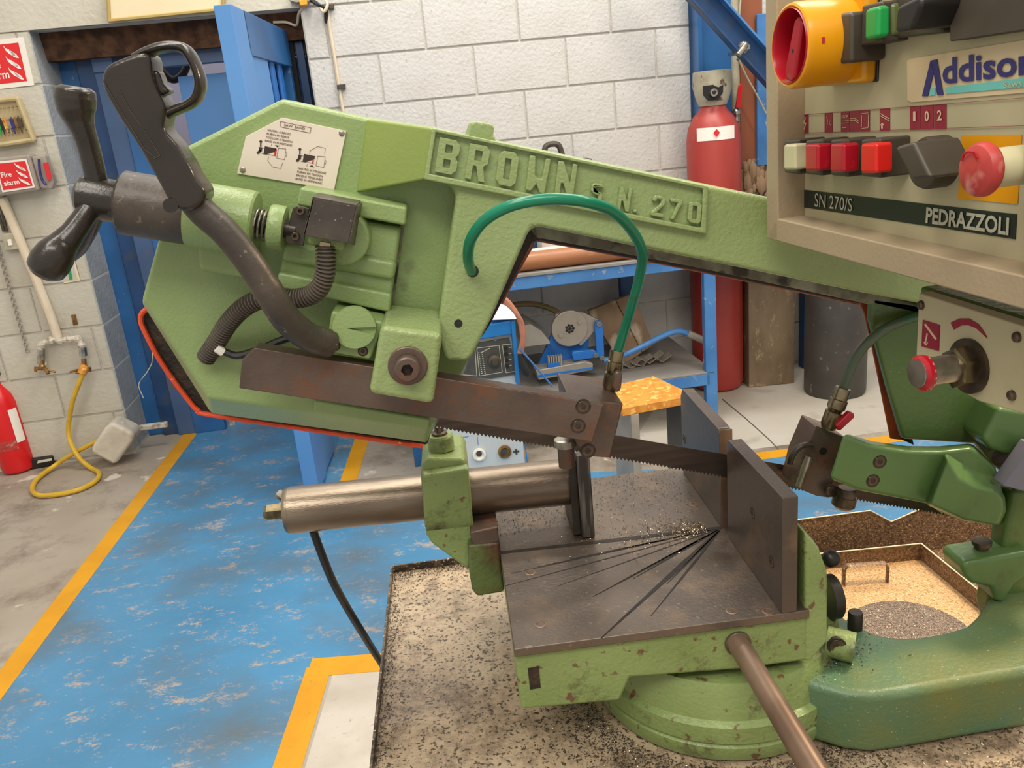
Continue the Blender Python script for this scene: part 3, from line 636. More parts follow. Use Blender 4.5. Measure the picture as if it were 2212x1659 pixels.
# jerrycan lying against the wall
jc = thing('jerrycan', 'cloudy white plastic jerrycan tipped against the wall base', 'container', Z(245, 1005, 0))
J = [(241, 912), (288, 935), (289, 950), (250, 1004), (240, 1004), (194, 978), (200, 962), (225, 925)]
ov = .16
obj('can_body', G().prism([W(x, y, ov) for x, y in J], WN * .13), 'jerry', jc, bevel=.022, bseg=4)
obj('can_spout', G().cyl(W(262, 925, ov - .06), W(272, 914, ov - .06), .02), 'jerry', jc)
# switch box, cables, chain, notice
sw = thing('wall_switch', 'square grey switch box with a white rocker below the alarm box', 'switch', W(20, 522, .03))
obj('switch_body', G().prism([W(x, y, .05) for x, y in ((3, 505), (36, 502), (45, 538), (10, 543))], WN * .05), 'capgrey', sw, bevel=.006)
obj('rocker', G().prism([W(x, y, .058) for x, y in ((15, 518), (23, 517), (26, 530), (18, 531))], WN * .01), 'white', sw, bevel=.002)
g = G(); g.tube([W(-2, 430, .02), W(14, 500, .02)], .006, 6); g.tube([W(-12, 430, .02), W(8, 500, .02)], .006, 6); obj('cable_run', g, 'dk', sw)
ch = thing('hanging_chain', 'steel chain hanging down the wall left of the cream pipe', 'chain', W(35, 640, .03))
c0 = W(-8, 520, .02); c1_ = W(60, 760, .02); nl = 34
for i in range(nl):
    a = c0 + (c1_ - c0) * (i / nl); b = c0 + (c1_ - c0) * ((i + 1.3) / nl); d_ = (b - a).normalized(); s_ = d_.cross(WN) if i % 2 else WN
    loop = []
    for j in range(10):
        t_ = 2 * math.pi * j / 10; loop.append((a + b) / 2 + d_ * math.cos(t_) * (b - a).length / 2 + s_ * math.sin(t_) * .009)
    obj('chain_link', G().tube(loop, .0028, 5, cyc=True), 'greysteel', ch)
nt_ = thing('wall_notice', 'small cream and green notice stuck on the wall above the taps', 'notice', W(155, 590, .003))
flat('paper', [W(130, 575, .003), W(162, 566, .003), W(174, 606, .003), W(138, 612, .003)], 'board', nt_, .001)
flat('green_mark', [W(146, 580, .005), W(152, 579, .005), W(157, 603, .005), W(150, 604, .005)], 'greenb', nt_, .001)
hp = thing('hose_hook', 'small tarnished metal hook plate screwed to the wall', 'hook', W(160, 690, .003))
g = G(); g.prism([W(x, y, .008) for x, y in ((153, 680), (163, 679), (168, 701), (158, 703))], WN * .006); g.tube([W(160, 694, .008), W(160, 697, .03), W(160, 690, .035)], .004, 6); obj('hook_plate', g, 'brasstap', hp, bevel=.001)
# fire extinguisher
ex = thing('fire_extinguisher', 'red fire extinguisher leaning against the wall by the taps', 'extinguisher', Z(35, 1025, 0))
b0 = Z(33, 1018, .0) + Vector((0, .0, .0)); b0 = Z(33, 1024, 0) + Vector((0, .05, 0)); ax = (Vector((b0.x - .03, b0.y + .0, .45)) - b0)
dirx = Vector((-.02, 0.02, 1)).normalized()
obj('cylinder_body', G().lathe(b0, dirx, [(0, .055), (.01, .072), (.03, .078), (.36, .078), (.40, .070), (.44, .045), (.47, .026), (.50, .024)], 24), 'ext', ex)
obj('valve_head', G().box(tuple(b0 + dirx * .5 + Vector((-.03, -.02, 0))), tuple(b0 + dirx * .5 + Vector((.05, .02, .04)))), 'blackp', ex, bevel=.004)
g = G(); seg = 8
def wrap(base, axis, r, a0, a1, h0, h1, n=8, lift=.001):
    axis = Vector(axis).normalized(); x_ = Vector((1, 0, 0)); x_ = (x_ - axis * x_.dot(axis)).normalized(); y_ = axis.cross(x_); g_ = G(); vs = []
    for i in range(n + 1):
        a = a0 + (a1 - a0) * i / n; d_ = x_ * math.cos(a) + y_ * math.sin(a)
        for h_ in (h0, h1): vs.append(Vector(base) + axis * h_ + d_ * (r + lift))
        for h_ in (h0, h1): vs.append(Vector(base) + axis * h_ + d_ * (r - .0004))
    fs = []
    for i in range(n):
        b = i * 4; fs += [[b, b + 4, b + 5, b + 1], [b, b + 2, b + 6, b + 4], [b + 1, b + 5, b + 7, b + 3]]
    return g_.add(vs, fs)
obj('label', wrap(b0, dirx, .078, -.75, -.15, .16, .33), 'white', ex, label='white instruction label')
obj('printed_band', wrap(b0, dirx, .078, -2.0, -.75, .13, .18), 'redm', ex)
g = G(); g.tube(smooth_path([b0 + dirx * .51 + Vector((-.04, 0, 0)), b0 + Vector((-.14, -.02, .42)), b0 + Vector((-.13, -.03, .2)), b0 + Vector((-.09, -.05, .08))]), .011, 8); obj('hose', g, 'blackp', ex)
bt = thing('bait_box', 'low black plastic box on the floor between extinguisher and hose', 'box', Z(95, 1018, 0))
p = [Z(62, 1016, 0), Z(120, 1006, 0), Z(126, 990, 0) , Z(70, 999, 0)]
obj('box_body', G().prism([q + Vector((0, 0, 0)) for q in p], Vector((0, 0, .055))), 'blackp', bt, bevel=.008)
flat('label', [Z(80, 1001, .057), Z(112, 995, .057), Z(112, 990, .057), Z(82, 995, .057)], 'lightgrey', bt)
st_ = tag(obj('wall_string', G().tube(smooth_path([W(320, 705, -.1), W(330, 770, -.1), W(320, 800, -.1), W(300, 830, -.1), W(310, 860, -.1)]), .003, 5), 'pipe_old'), 'loose grey string hanging on the blue door frame', 'string')
# ================================================================== BENCH AND THE THINGS AROUND IT
BO = .70                                  # bench front plane, metres in front of the wall
X0 = XW(900, 1030, BO); X1 = XW(1536, 880, BO); ZB = W(1110, 607, BO).z - .012
ZB = sum(W(x, y, BO).z for x, y in ((1110, 607), (1590, 566))) / 2; zs = W(1537, 818, BO).z
be = thing('work_bench', 'long blue steel workbench with a lower shelf along the back wall', 'bench', WP((X0 + X1) / 2, 0, .35))
wq('top_rail', X0 - .1, X1 + .45, ZB - .025, ZB + .03, BO, .04, 'blue_bench', be, bevel=.004)
wq('bench_top', X0 - .1, X1 + .45, ZB + .03, ZB + .045, BO + .01, BO, 'shelf', be, bevel=.003)
wq('leg', X1 - .02, X1 + .035, 0, ZB - .025, BO, .04, 'blue_bench', be, bevel=.004)
xl = XW(1448, 700, .12)
wq('leg', X1 - .25, X1 - .18, 0, ZB - .025, .12, .05, 'blue_dark', be, bevel=.004)
wq('leg', X0, X0 + .055, 0, ZB - .025, BO, .04, 'blue', be, bevel=.004)
wq('leg', X0, X0 + .055, 0, ZB - .025, .12, .05, 'blue_dark', be, bevel=.004)
wq('lower_rail', XW(1150, 800, BO), X1 + .0, zs - .03, zs + .025, BO, .04, 'blue_bench', be, bevel=.004)
wq('lower_shelf', XW(1120, 800, BO), X1 + .02, zs + .025, zs + .035, BO, BO - .03, 'shelf', be, bevel=.002)
obj('side_rail', G().prism([WP(X0 + .06, .25, BO), WP(X0 + .06, .33, BO), WP(X0 + .06, .33, .1), WP(X0 + .06, .25, .1)], WX * .03), 'greysteel', be, bevel=.003)
zc = zs + .036; ztb = ZB + .046
def rodp(name, pts, r, m, lab, cat, **k): return tag(obj(name, G().tube([Vector(p) for p in pts], r, 20), m, **k), lab, cat)
def tubeon(y, r, x0, x1, zz): return [WP(x0, zz + r, y), WP(x1, zz + r, y)]
rodp('brown_tube', tubeon(BO - .045, .041, XW(1040, 600, BO), XW(1480, 560, BO), ztb), .041, 'copper', 'long brown painted tube lying on the bench top front edge', 'tube')
rodp('cream_tube', tubeon(BO - .13, .04, XW(1060, 560, BO), XW(1400, 545, BO), ztb), .04, 'white_tube', 'pale cream tube lying on the bench behind the brown tube', 'tube')
for i, (x, lab) in enumerate(((1186, 'left white plastic bottle with blue print behind the tubes'), (1222, 'right white plastic jug standing close behind the tubes'))):
    r_ = .055; c_ = W(x, 525, BO - .30); c_.z = ztb; jb_ = thing('plastic_bottle', lab, 'bottle', c_)
    obj('bottle_body', G().lathe(c_, (0, 0, 1), [(0, r_ * .9), (.01, r_), (.15, r_), (.19, r_ * .8), (.21, r_ * .4), (.235, r_ * .4)], 20), 'jerry', jb_)
    obj('bottle_label', wrap(c_, (0, 0, 1), r_, -2.3, -.9, .05, .13), 'welder' if i else 'plate', jb_)
c_ = W(1160, 530, BO - .42); c_.z = ztb
tb_ = thing('blue_toolbox', 'blue plastic crate with a white wire handle on the bench', 'crate', c_)
obj('crate_body', G().box(tuple(c_ + Vector((-.16, 0, 0))), tuple(c_ + Vector((.40, .08, .07)))), 'blue_dark', tb_, bevel=.006)
g = G(); pa = [W(1133, 534, BO - .1), W(1130, 520, BO - .1), W(1136, 508, BO - .1), W(1150, 503, BO - .1)]; g.tube(smooth_path(pa), .005, 8); obj('wire_handle', g, 'white', tb_)
# black case handle sticking up behind the beam
hc = thing('tool_case', 'case with a black carrying handle on the bench against the wall', 'case', WP(XW(1195, 320, .25), ztb, .25))
xx = XW(1195, 330, .13); ztc = W(1195, 340, .13).z
wq('case_body', xx - .16, xx + .18, ztb, ztc - .02, .18, .10, 'dk', hc, bevel=.01)
obj('case_handle', G().tube(smooth_path([W(1176, 345, .13), W(1177, 322, .13), W(1184, 313, .13), W(1200, 311, .13), W(1209, 318, .13), W(1217, 345, .13)], 6), .014, 10), 'dk', hc)
# blue notching machine with a disc on the lower shelf
OM = .52
nm = thing('notching_machine', 'blue hand operated tube notcher with a round steel disc on the shelf', 'machine', WP(XW(1230, 760, OM), zc, OM))
def wp_(name, px, off, dep, m, parent=nm, **k): return obj(name, G().prism([W(x, y, off) for x, y in px], WN * dep), m, parent, **k)
wp_('side_plate', ((1160, 796), (1192, 722), (1212, 690), (1272, 690), (1272, 782)), OM, .02, 'blue_bright', bevel=.002)
wp_('link_plate', ((1196, 700), (1200, 680), (1225, 669), (1262, 676), (1296, 692), (1296, 702), (1268, 735), (1255, 748)), OM + .035, .03, 'disc', bevel=.004)
dc = W(1231, 710, OM + .05); dr = (W(1270, 710, OM + .05) - dc).length
obj('disc', G().cyl(dc, dc + WN * .03, dr, 40), 'disc', nm, bevel=.004)
g = G()
for i in range(7):
    a = 2 * math.pi * i / 7; c_ = dc - WN * .0005 + (WX * math.cos(a) + Vector((0, 0, 1)) * math.sin(a)) * dr * .19; g.cyl(c_ - WN * .001, c_ + WN * .002, dr * .08, 10)
g.cyl(dc - WN * .002, dc + WN * .002, dr * .1, 12)
obj('hub_hole', g, 'blackp', nm)
for a in (.5, 3.64): c_ = dc + (WX * math.cos(a) + Vector((0, 0, 1)) * math.sin(a)) * dr * .62; obj('disc_bolt', G().cyl(c_ - WN * .008, c_, dr * .11, 6), 'greysteel', nm)
wp_('link_arm', ((1285, 702), (1288, 694), (1298, 692), (1302, 700), (1306, 768), (1296, 776), (1289, 768)), OM + .06, .02, 'blue_bright', bevel=.004)
for x, y in ((1294, 700), (1287, 767), (1301, 773)): c_ = W(x, y, OM + .065); obj('pivot_bolt', G().cyl(c_ - WN * .004, c_ + WN * .01, .012, 12), 'silver', nm)
wp_('cross_arm', ((1235, 765), (1238, 760), (1284, 756), (1290, 762), (1290, 772), (1240, 781)), OM + .06, .03, 'blue_bright', bevel=.004)
wp_('base_bar', ((1157, 800), (1265, 781), (1282, 786), (1280, 800), (1163, 822)), OM + .08, .10, 'greysteel', bevel=.006)
wp_('base_stripe', ((1160, 811), (1281, 793), (1281, 797), (1161, 816)), OM + .082, .01, 'blue_bright')
g = G()
for i in range(6):
    xx = 1184 + i * 5.3; g.prism([W(xx, 772 - i * .6, OM + .075), W(xx + 3.6, 771 - i * .6, OM + .075), W(xx + 4, 797 - i * .8, OM + .075), W(xx + .4, 798 - i * .8, OM + .075)], WN * .03)
obj('toothed_block', g, 'greysteel', nm, kind='stuff'); wp_('block_bar', ((1183, 785), (1210, 783), (1211, 793), (1184, 795)), OM + .078, .03, 'blue_bright')
g = G(); g.tube(smooth_path([W(1303, 778, OM + .05), W(1330, 774, OM + .05), W(1380, 752, OM + .06), W(1432, 726, OM + .06), W(1462, 716, OM + .06), W(1485, 720, OM + .06)], 6), .014, 12); obj('operating_lever', g, 'blue_bench', nm)
obj('lever_grip', G().cyl(W(1485, 720, OM + .06), W(1524, 737, OM + .06), .017, 14), 'greysteel', nm)
# timber board leaning
tbd = thing('timber_board', 'rough weathered timber board leaning on the shelf behind the notcher', 'board', WP(XW(1340, 700, .25), zc, .25))
P4 = [W(1270, 672, .22), W(1366, 634, .22), W(1412, 745, .34), W(1345, 790, .38)]
obj('board_plank', G().prism([P4[0], bil(P4, .62, 1), bil(P4, .62, 0), P4[3]], WN * .03), 'wood', tbd, bevel=.004)
obj('board_plank', G().prism([bil(P4, .63, 1), P4[1], P4[2], bil(P4, .63, 0)], WN * .03), 'wood', tbd, bevel=.004)
# folded strips
for (px, lab) in ((((1342, 792), (1362, 803), (1372, 800), (1384, 783), (1404, 793), (1425, 778), (1434, 770)), 'front bent grey metal strip lying on the lower shelf'), (((1366, 805), (1390, 811), (1400, 798), (1412, 790), (1432, 802), (1452, 786)), 'rear bent grey metal strip lying on the lower shelf')):
    a = [W(x, y, .50) for x, y in px]; dz = min(p_.z for p_ in a) - zc; a = [p_ - Vector((0, 0, dz)) for p_ in a]
    g = G()
    for u_, w_ in zip(a[:-1], a[1:]): g.prism([u_, w_, w_ + Vector((0, 0, .003)), u_ + Vector((0, 0, .003))], WN * .06)
    tag(obj('bent_strip', g, 'greysteel'), lab, 'strip')
tr = tag(obj('curved_offcut', G().prism([W(x, y, .58) for x, y in ((1128, 706), (1145, 700), (1170, 715), (1188, 738), (1188, 743), (1130, 750))], WN * .22), 'greysteel', bevel=.002), 'curved grey steel offcut lying beside the welder cable', 'offcut')
oh = tag(obj('olive_hose', G().tube(smooth_path([W(1090, 668, .35), W(1115, 658, .35), W(1160, 658, .35), W(1200, 672, .37), W(1215, 690, .38)]), .014, 10), 'olive'), 'olive hose arching over the lower bench shelf', 'hose')
# welder
OW = 1.0
we = thing('welding_machine', 'white and blue welding machine with a dark dial panel', 'welder', Vector((W(1050, 900, OW).x, W(1050, 900, OW).y, 0)))
wxl = XW(900, 850, OW); wxr = XW(1125, 900, OW); zwt = W(1080, 697, OW).z
wq('welder_body', wxl, wxr, .06, zwt - .04, OW, .26, 'welder', we, bevel=.006)
obj('hood', G().prism([W(940, 720, OW + .03), W(1105, 692, OW + .03), W(1112, 722, OW + .03), W(938, 750, OW + .03)], WN * .28), 'welder_blue', we, bevel=.006)
obj('top_tray', G().prism([W(1060, 692, OW + .05), W(1065, 672, OW + .02), W(1110, 670, OW + .02), W(1118, 690, OW + .05)], WN * .2), 'white', we, bevel=.004)
obj('side_frame', G().prism([W(1104, 695, OW + .04), W(1112, 693, OW + .04), W(1124, 830, OW + .04), W(1116, 832, OW + .04)], WN * .05), 'welder_blue', we, bevel=.002)
dp = [(944, 756), (1100, 730), (1116, 808), (1060, 818), (925, 810)]
obj('dial_panel', G().prism([W(x, y, OW + .012) for x, y in dp], WN * .015), 'panel_dk', we, smooth=0)
fW = lambda x, y: W(x, y, OW + .013)
L_ = []
for box_ in ([(1030, 752), (1078, 746), (1085, 804), (1036, 812)], [(1085, 745), (1107, 743), (1114, 802), (1093, 805)], [(955, 760), (1026, 753), (1030, 812), (960, 806)]): L_ += strip_px(box_ + [box_[0]], fW, 1.3)
L_ += strip_px([(1058, 752), (1046, 758), (1050, 757), (1038, 762)], fW, 1.6)
for i in range(12): L_ += strip_px([(1033 + i * .6, 762 + i * 4), (1035.5 + i * .6, 762 + i * 4)], fW, 1.8); L_ += strip_px([(1040 + i * .6, 762 + i * 4), (1042.5 + i * .6, 762 + i * 4)], fW, 1.8)
for i in range(4): L_ += strip_px([(1099, 751 + i * 13), (1105, 750 + i * 13)], fW, 1.4)
prints('panel_marking', L_, 'lightgrey', we)
for x, y, r_ in ((1068, 779, .026), (988, 792, .018)):
    c_ = W(x, y, OW + .013); g = G(); g.lathe(c_, -WN, [(0, r_), (.012, r_), (.016, r_ * .6), (.03, r_ * .5), (.031, .001)], 18); obj('dial_knob', g, 'dk', we)
for i in range(4): c_ = W(1092 + i * 1.2, 752 + i * 13, OW + .013); obj('push_button', G().cyl(c_, c_ - WN * .006, .008, 12), 'blackp', we)
c_ = W(1071, 735, OW + .013); obj('rivet', G().sphere(c_, .006, 8), 'silver', we); 
for x, y in ((1035, 981), (1090, 975)):
    c_ = W(x, y, OW + .002); obj('socket', G().lathe(c_, -WN, [(0, .028), (.01, .028), (.012, .02), (.004, .018), (.003, .001)], 20), 'white' if x < 1050 else 'brasstap', we)
    c_ = W(x, y, OW + .01); obj('socket_core', G().cyl(c_, c_ + WN * .01, .012, 14), 'panel_dk', we)
prints('plus_mark', [[W(1112, 970, OW + .001), W(1116, 970, OW + .001), W(1118, 982, OW + .001), W(1114, 982, OW + .001)], [W(1108, 974, OW + .001), W(1121, 972.5, OW + .001), W(1122, 977, OW + .001), W(1109, 978.5, OW + .001)]], 'panel_dk', we)
prints('seam_line', strip_px([(985, 946), (1012, 943)], lambda x, y: W(x, y, OW + .001), 1) + strip_px([(1031, 943), (1033, 962)], lambda x, y: W(x, y, OW + .001), 1) + strip_px([(1134, 960), (1140, 1006)], lambda x, y: W(x, y, OW + .001), 2.5), 'welder_blue', we)
wc = thing('welding_cable', 'salmon pink welding cable coiled over the right side of the welder', 'cable', W(1120, 740, OW + .06))
for i in range(3):
    obj('cable_coil', G().tube(smooth_path([W(1070 + i * 3, 640 + i * 5, OW + .08), W(1090 + i * 3, 645 + i * 6, OW + .10), W(1112 + i * 2, 670 + i * 4, OW + .10), W(1124 + i * 2, 700, OW + .09), W(1128 + i * 1.5, 735, OW + .08), W(1122 + i * 2, 762, OW + .06)]), .009, 10), 'cable', wc)
obj('cable_connector', G().tube([W(1124, 765, OW + .06), W(1130, 790, OW + .06), W(1138, 805, OW + .06), W(1140, 812, OW + .06)], [.010, .019, .019, .010], 12), 'blackp', wc)
tag(obj('steel_rod', G().cyl(W(1122, 752, OW + .08), W(1193, 834, OW + .02), .004, 8), 'blue_bench'), 'thin blue steel rod leaning across the notcher base', 'rod')
# gas bottle
gb = thing('gas_bottle', 'tall red gas bottle with a grey guard cap beside the bench', 'gas bottle', Z(1556, 838, 0))
gxr = Z(1552, 852, 0); r_ = .130; gc = gxr + Vector((.040, r_, 0)); gtop = None
zt_ = pl(1540, 228, gc, (0, 1, 0)).z
obj('bottle_body', G().lathe(gc, (0, 0, 1), [(0, r_ * .75), (.015, r_ * .93), (.04, r_), (zt_ - .16, r_), (zt_ - .10, r_ * .93), (zt_ - .05, r_ * .74), (zt_ - .02, r_ * .52), (zt_, r_ * .45), (zt_ + .02, r_ * .45)], 36), 'gas', gb)
obj('guard_cap', G().lathe(gc + Vector((0, 0, zt_)), (0, 0, 1), [(0.0, r_ * .50), (.03, r_ * .60), (.09, r_ * .72), (.155, r_ * .70), (.158, r_ * .62), (.03, r_ * .5)], 28), 'capgrey', gb)
c_ = pl(1541, 200, gc - Vector((0, r_ * .74, 0)), (0, 1, 0))
obj('cap_opening', G().prism([pl(x, y, gc - Vector((0, r_ * .70, 0)), (0, 1, 0)) for x, y in ((1518, 186), (1563, 180), (1562, 200), (1551, 216), (1530, 218), (1519, 206))], Vector((0, .004, 0))), 'dark', gb, bevel=.002)
obj('outlet_nozzle', G().lathe(c_ - Vector((0, .012, 0)), (0, 1, 0), [(0, .018), (.03, .018)], 16), 'silver', gb); obj('nozzle_bore', G().cyl(c_ - Vector((0, .0135, 0)), c_, .009, 12), 'dark', gb)
lz = pl(1540, 282, gc, (0, 1, 0)).z
obj('label', wrap(gc, (0, 0, 1), r_ * .985, -2.5, -1.05, zt_ - .155, zt_ - .095, 10, .003), 'white', gb, label='white hazard label')
c_ = pl(1548, 287, gc - Vector((0, r_ + .004, 0)), (0, 1, 0)); flat('hazard_diamond', [c_ + Vector((a, 0, b)) for a, b in ((0, .018), (.016, 0), (0, -.018), (-.016, 0))], 'signred', gb)
# scored slab, dark round bar
sl = thing('steel_slab', 'scratched brown steel slab standing on end on the floor', 'slab', Z(1660, 835, 0))
p0, p1 = Z(1618, 838, 0), Z(1716, 828, 0); hgt = .95; back = (Z(1594, 818, 0) - p0)
obj('slab_body', G().prism([p0, p1, p1 + Vector((0, 0, hgt)), p0 + Vector((0, 0, hgt))], back + (p1 - p0) * .0), 'rustplate', sl, bevel=.006)
dbp = Z(1832, 864, 0); r_ = (Z(1900, 850, 0) - Z(1763, 850, 0)).length / 2
tag(obj('round_bar', G().lathe(dbp + Vector((0, r_, 0)), (0, 0, 1), [(0, r_ * .96), (.015, r_), (1.0, r_), (1.01, r_ * .97)], 40), 'darkbar'), 'thick black steel round bar standing on end on the floor', 'bar')
# H beam offcut with orange rusted top
hb = thing('beam_offcut', 'H section steel offcut with a bright orange rusted top flange', 'offcut', Z(1410, 1040, 0))
zt2 = .50; a_ = Z(1344, 883, zt2); b_ = Z(1466, 862, zt2); c_ = Z(1398, 811, zt2); d_ = a_ + (c_ - b_)
a_, b_, c_, d_ = Z(1344, 882, zt2), Z(1500, 853, zt2), Z(1412, 812, zt2), Z(1300, 838, zt2)
obj('top_flange', G().prism([a_, b_, c_, d_], Vector((0, 0, -.03))), 'orange', hb, bevel=.003)
obj('bottom_flange', G().prism([Vector((q.x, q.y, .03)) for q in (a_, b_, c_, d_)], Vector((0, 0, -.03))), 'greysteel', hb, bevel=.003)
e = (b_ - a_).normalized(); f_ = (d_ - a_).normalized()
m0 = a_ + e * .03; obj('side_web', G().prism([m0 - Vector((0, 0, .03)), m0 + e * .03 - Vector((0, 0, .03)), m0 + e * .03 - Vector((0, 0, zt2 - .03)), m0 - Vector((0, 0, zt2 - .03))], f_ * (d_ - a_).length * .9), 'greysteel', hb, bevel=.003)
m1 = a_ + e * .24; obj('side_web', G().prism([m1 - Vector((0, 0, .03)), m1 + e * .03 - Vector((0, 0, .03)), m1 + e * .03 - Vector((0, 0, zt2 - .03)), m1 - Vector((0, 0, zt2 - .03))], f_ * (d_ - a_).length * .9), 'panel_dk', hb, bevel=.003)
# ================================================================== THE BAND SAW
saw = thing('band_saw', 'large green cast metal band saw with raised bow, vice table and control box', 'band saw', (0, 0, HT - .17))
# ---- bow
VH, VF, VB = -.060, -.110, .0
F_ = [(307, 648), (344, 518), (398, 322), (610, 216), (792, 256), (936, 277), (1000, 300), (1030, 500), (1010, 780), (928, 926), (449, 860)]
B_ = [(307, 655), (345, 512), (398, 320), (610, 214), (792, 254), (940, 275), (1000, 300), (1030, 500), (1005, 800), (921, 957), (456, 894)]
obj('wheel_housing', G().prism([V(x, y, VH) for x, y in F_], [V(x, y, -.02) for x, y in B_]), 'green', saw, bevel=.004, bseg=3)
hb2 = [(x, y) for x, y in B_]
obj('housing_back', G().prism([V(x, y, -.02) for x, y in B_], Vector((0, .05, 0))), 'green_dirty', saw, bevel=.002)
beam = [(936, 276), (1530, 400), (2100, 520), (2110, 700), (1985, 656), (1880, 636), (1168, 491), (1150, 492), (1140, 508), (1062, 688), (1020, 770), (1010, 782), (962, 780), (944, 716), (965, 560), (985, 425), (972, 400), (918, 388)]
beam_o = obj('bow_frame', G().prism([V(x, y, VF) for x, y in beam], Vector((0, .085, 0))), 'green_beam', saw, bevel=.005, bseg=3)
# slanting web between the flat housing and the raised beam
a, b, c, d = V(792, 256, VH - .001), V(938, 276, VF), V(920, 389, VF), V(768, 417, VH - .001)
b2_, c2_ = V(975, 300, VH + .01), V(960, 400, VH + .01); a2_, d2_ = a + Vector((0, .02, 0)), d + Vector((0, .02, 0))
b2_ = b + Vector((0, .07, 0)); c2_ = c + Vector((0, .07, 0))
g = G(); g.add([a, b, c, d, a2_, b2_, c2_, d2_], [[0, 1, 2, 3], [4, 7, 6, 5], [0, 4, 5, 1], [1, 5, 6, 2], [2, 6, 7, 3], [3, 7, 4, 0]])
obj('slanted_web', g, 'green_slant', saw, bevel=.003)
g = G(); g.prism([V(x, y, VF) for x, y in ((1000, 298), (1007, 288), (1014, 264), (1030, 261), (1062, 267), (1069, 272), (1066, 290), (1072, 304), (1070, 318))], Vector((0, .02, 0))); obj('lifting_lug', g, 'green_beam', saw, bevel=.004)
# dark recessed channel under the beam and the coloured cover edge
ch_ = [(1150, 492), (1880, 636), (1985, 656), (2100, 690), (2100, 705), (1985, 672), (1878, 656), (1870, 646), (1500, 566), (1168, 505), (1158, 503), (1120, 560), (1102, 600), (1075, 640), (1062, 690), (1040, 700)]
g = G(); g.prism([V(x, y, VF + .06) for x, y in ((1148, 480), (1900, 630), (1990, 660), (1990, 682), (1850, 652), (1500, 577), (1175, 516), (1160, 516))], Vector((0, .05, 0))); obj('channel_edge', g, 'grime', saw, bevel=.003)
g = G(); g.prism([V(x, y, 0.0) for x, y in ((1130, 490), (1900, 640), (1885, 672), (1862, 658), (1500, 584), (1166, 520), (1150, 524), (1100, 622), (1060, 700), (1040, 730), (1020, 700), (1100, 500))], Vector((0, .03, 0))); obj('inner_cover', g, 'recess_black', saw, bevel=.002)
g = G(); g.tube(smooth_path([V(x, y, .03) for x, y in ((1084, 655), (1106, 610), (1152, 528), (1168, 520), (1500, 583), (1840, 653), (1862, 662), (1872, 680))], 4), .0018, 6); obj('cover_lip', g, 'rust_red', saw)
# rear cover (dark inside, orange edge) seen past the lower left of the housing
rc = [(306, 668), (306, 700), (352, 792), (412, 874), (432, 888), (455, 894), (922, 962), (930, 940), (700, 700), (345, 640)]
obj('rear_cover', G().prism([V(x, y, .02) for x, y in rc], Vector((0, .012, 0))), 'recess_black', saw, bevel=.002)
obj('cover_edge', G().tube(smooth_path([V(x, y, .015) for x, y in ((318, 668), (308, 676), (304, 690), (312, 715), (350, 786), (408, 866), (428, 886), (455, 896), (700, 933), (914, 964))], 6), .0030, 8, flat=((0, 1, 0), 1.0)), 'red_edge', saw, label='orange red edge of the rear cover')
# right hand column of the bow
colR = [(1883, 640), (1990, 655), (2300, 730), (2300, 1130), (2140, 1000), (2110, 960), (1952, 950), (1920, 840), (1880, 690)]
obj('bow_column', G().prism([V(x, y, -.050) for x, y in colR], Vector((0, .012, 0))), 'green_dark', saw, bevel=.004)
obj('inner_cover', G().prism([V(x, y, -.036) for x, y in ((1872, 640), (1905, 650), (1975, 962), (1948, 950), (1912, 800), (1886, 690))], Vector((0, .003, 0))), 'recess_black', saw, bevel=.001)
obj('cover_edge', G().prism([V(x, y, -.030) for x, y in ((1854, 646), (1886, 652), (1912, 760), (1958, 952), (1924, 948), (1884, 750), (1868, 680))], Vector((0, .003, 0))), 'rust_red', saw, bevel=.001, label='rusty orange edge of the cover on the right')
# raised name plate: border and letters
NP = VF - .0035
def bar4(o, i):
    g = G(); n = len(o)
    for k in range(n):
        a_, b_ = o[k], o[(k + 1) % n]; c_, d_ = i[(k + 1) % n], i[k]
        g.prism([V(*a_, NP - .003), V(*b_, NP - .003), V(*c_, NP - .003), V(*d_, NP - .003)], Vector((0, .012, 0)))
    return g
outer = [(934, 276), (1530, 402), (1526, 506), (916, 388)]; inner = [(942, 286), (1518, 408), (1514, 492), (928, 375)]
pb = obj('name_plate', G().prism([V(x, y, NP + .002) for x, y in outer], Vector((0, .012, 0))), 'green_beam', saw, bevel=.002)
bm = bmesh.new(); vs = [bm.verts.new(V(x, y, NP - .004)) for x, y in outer] + [bm.verts.new(V(x, y, NP - .004)) for x, y in inner] + [bm.verts.new(V(x, y, NP + .010)) for x, y in outer] + [bm.verts.new(V(x, y, NP + .006)) for x, y in inner]
for k in range(4):
    j = (k + 1) % 4; bm.faces.new([vs[k], vs[j], vs[4 + j], vs[4 + k]]); bm.faces.new([vs[8 + k], vs[8 + j], vs[j], vs[k]]); bm.faces.new([vs[4 + k], vs[4 + j], vs[12 + j], vs[12 + k]]); bm.faces.new([vs[12 + k], vs[12 + j], vs[8 + j], vs[8 + k]])
bmesh.ops.recalc_face_normals(bm, faces=bm.faces); me = bpy.data.meshes.new('border'); bm.to_mesh(me); bm.free()
link('plate_border', me, 'green_beam', pb, bevel=.0018, bseg=3)
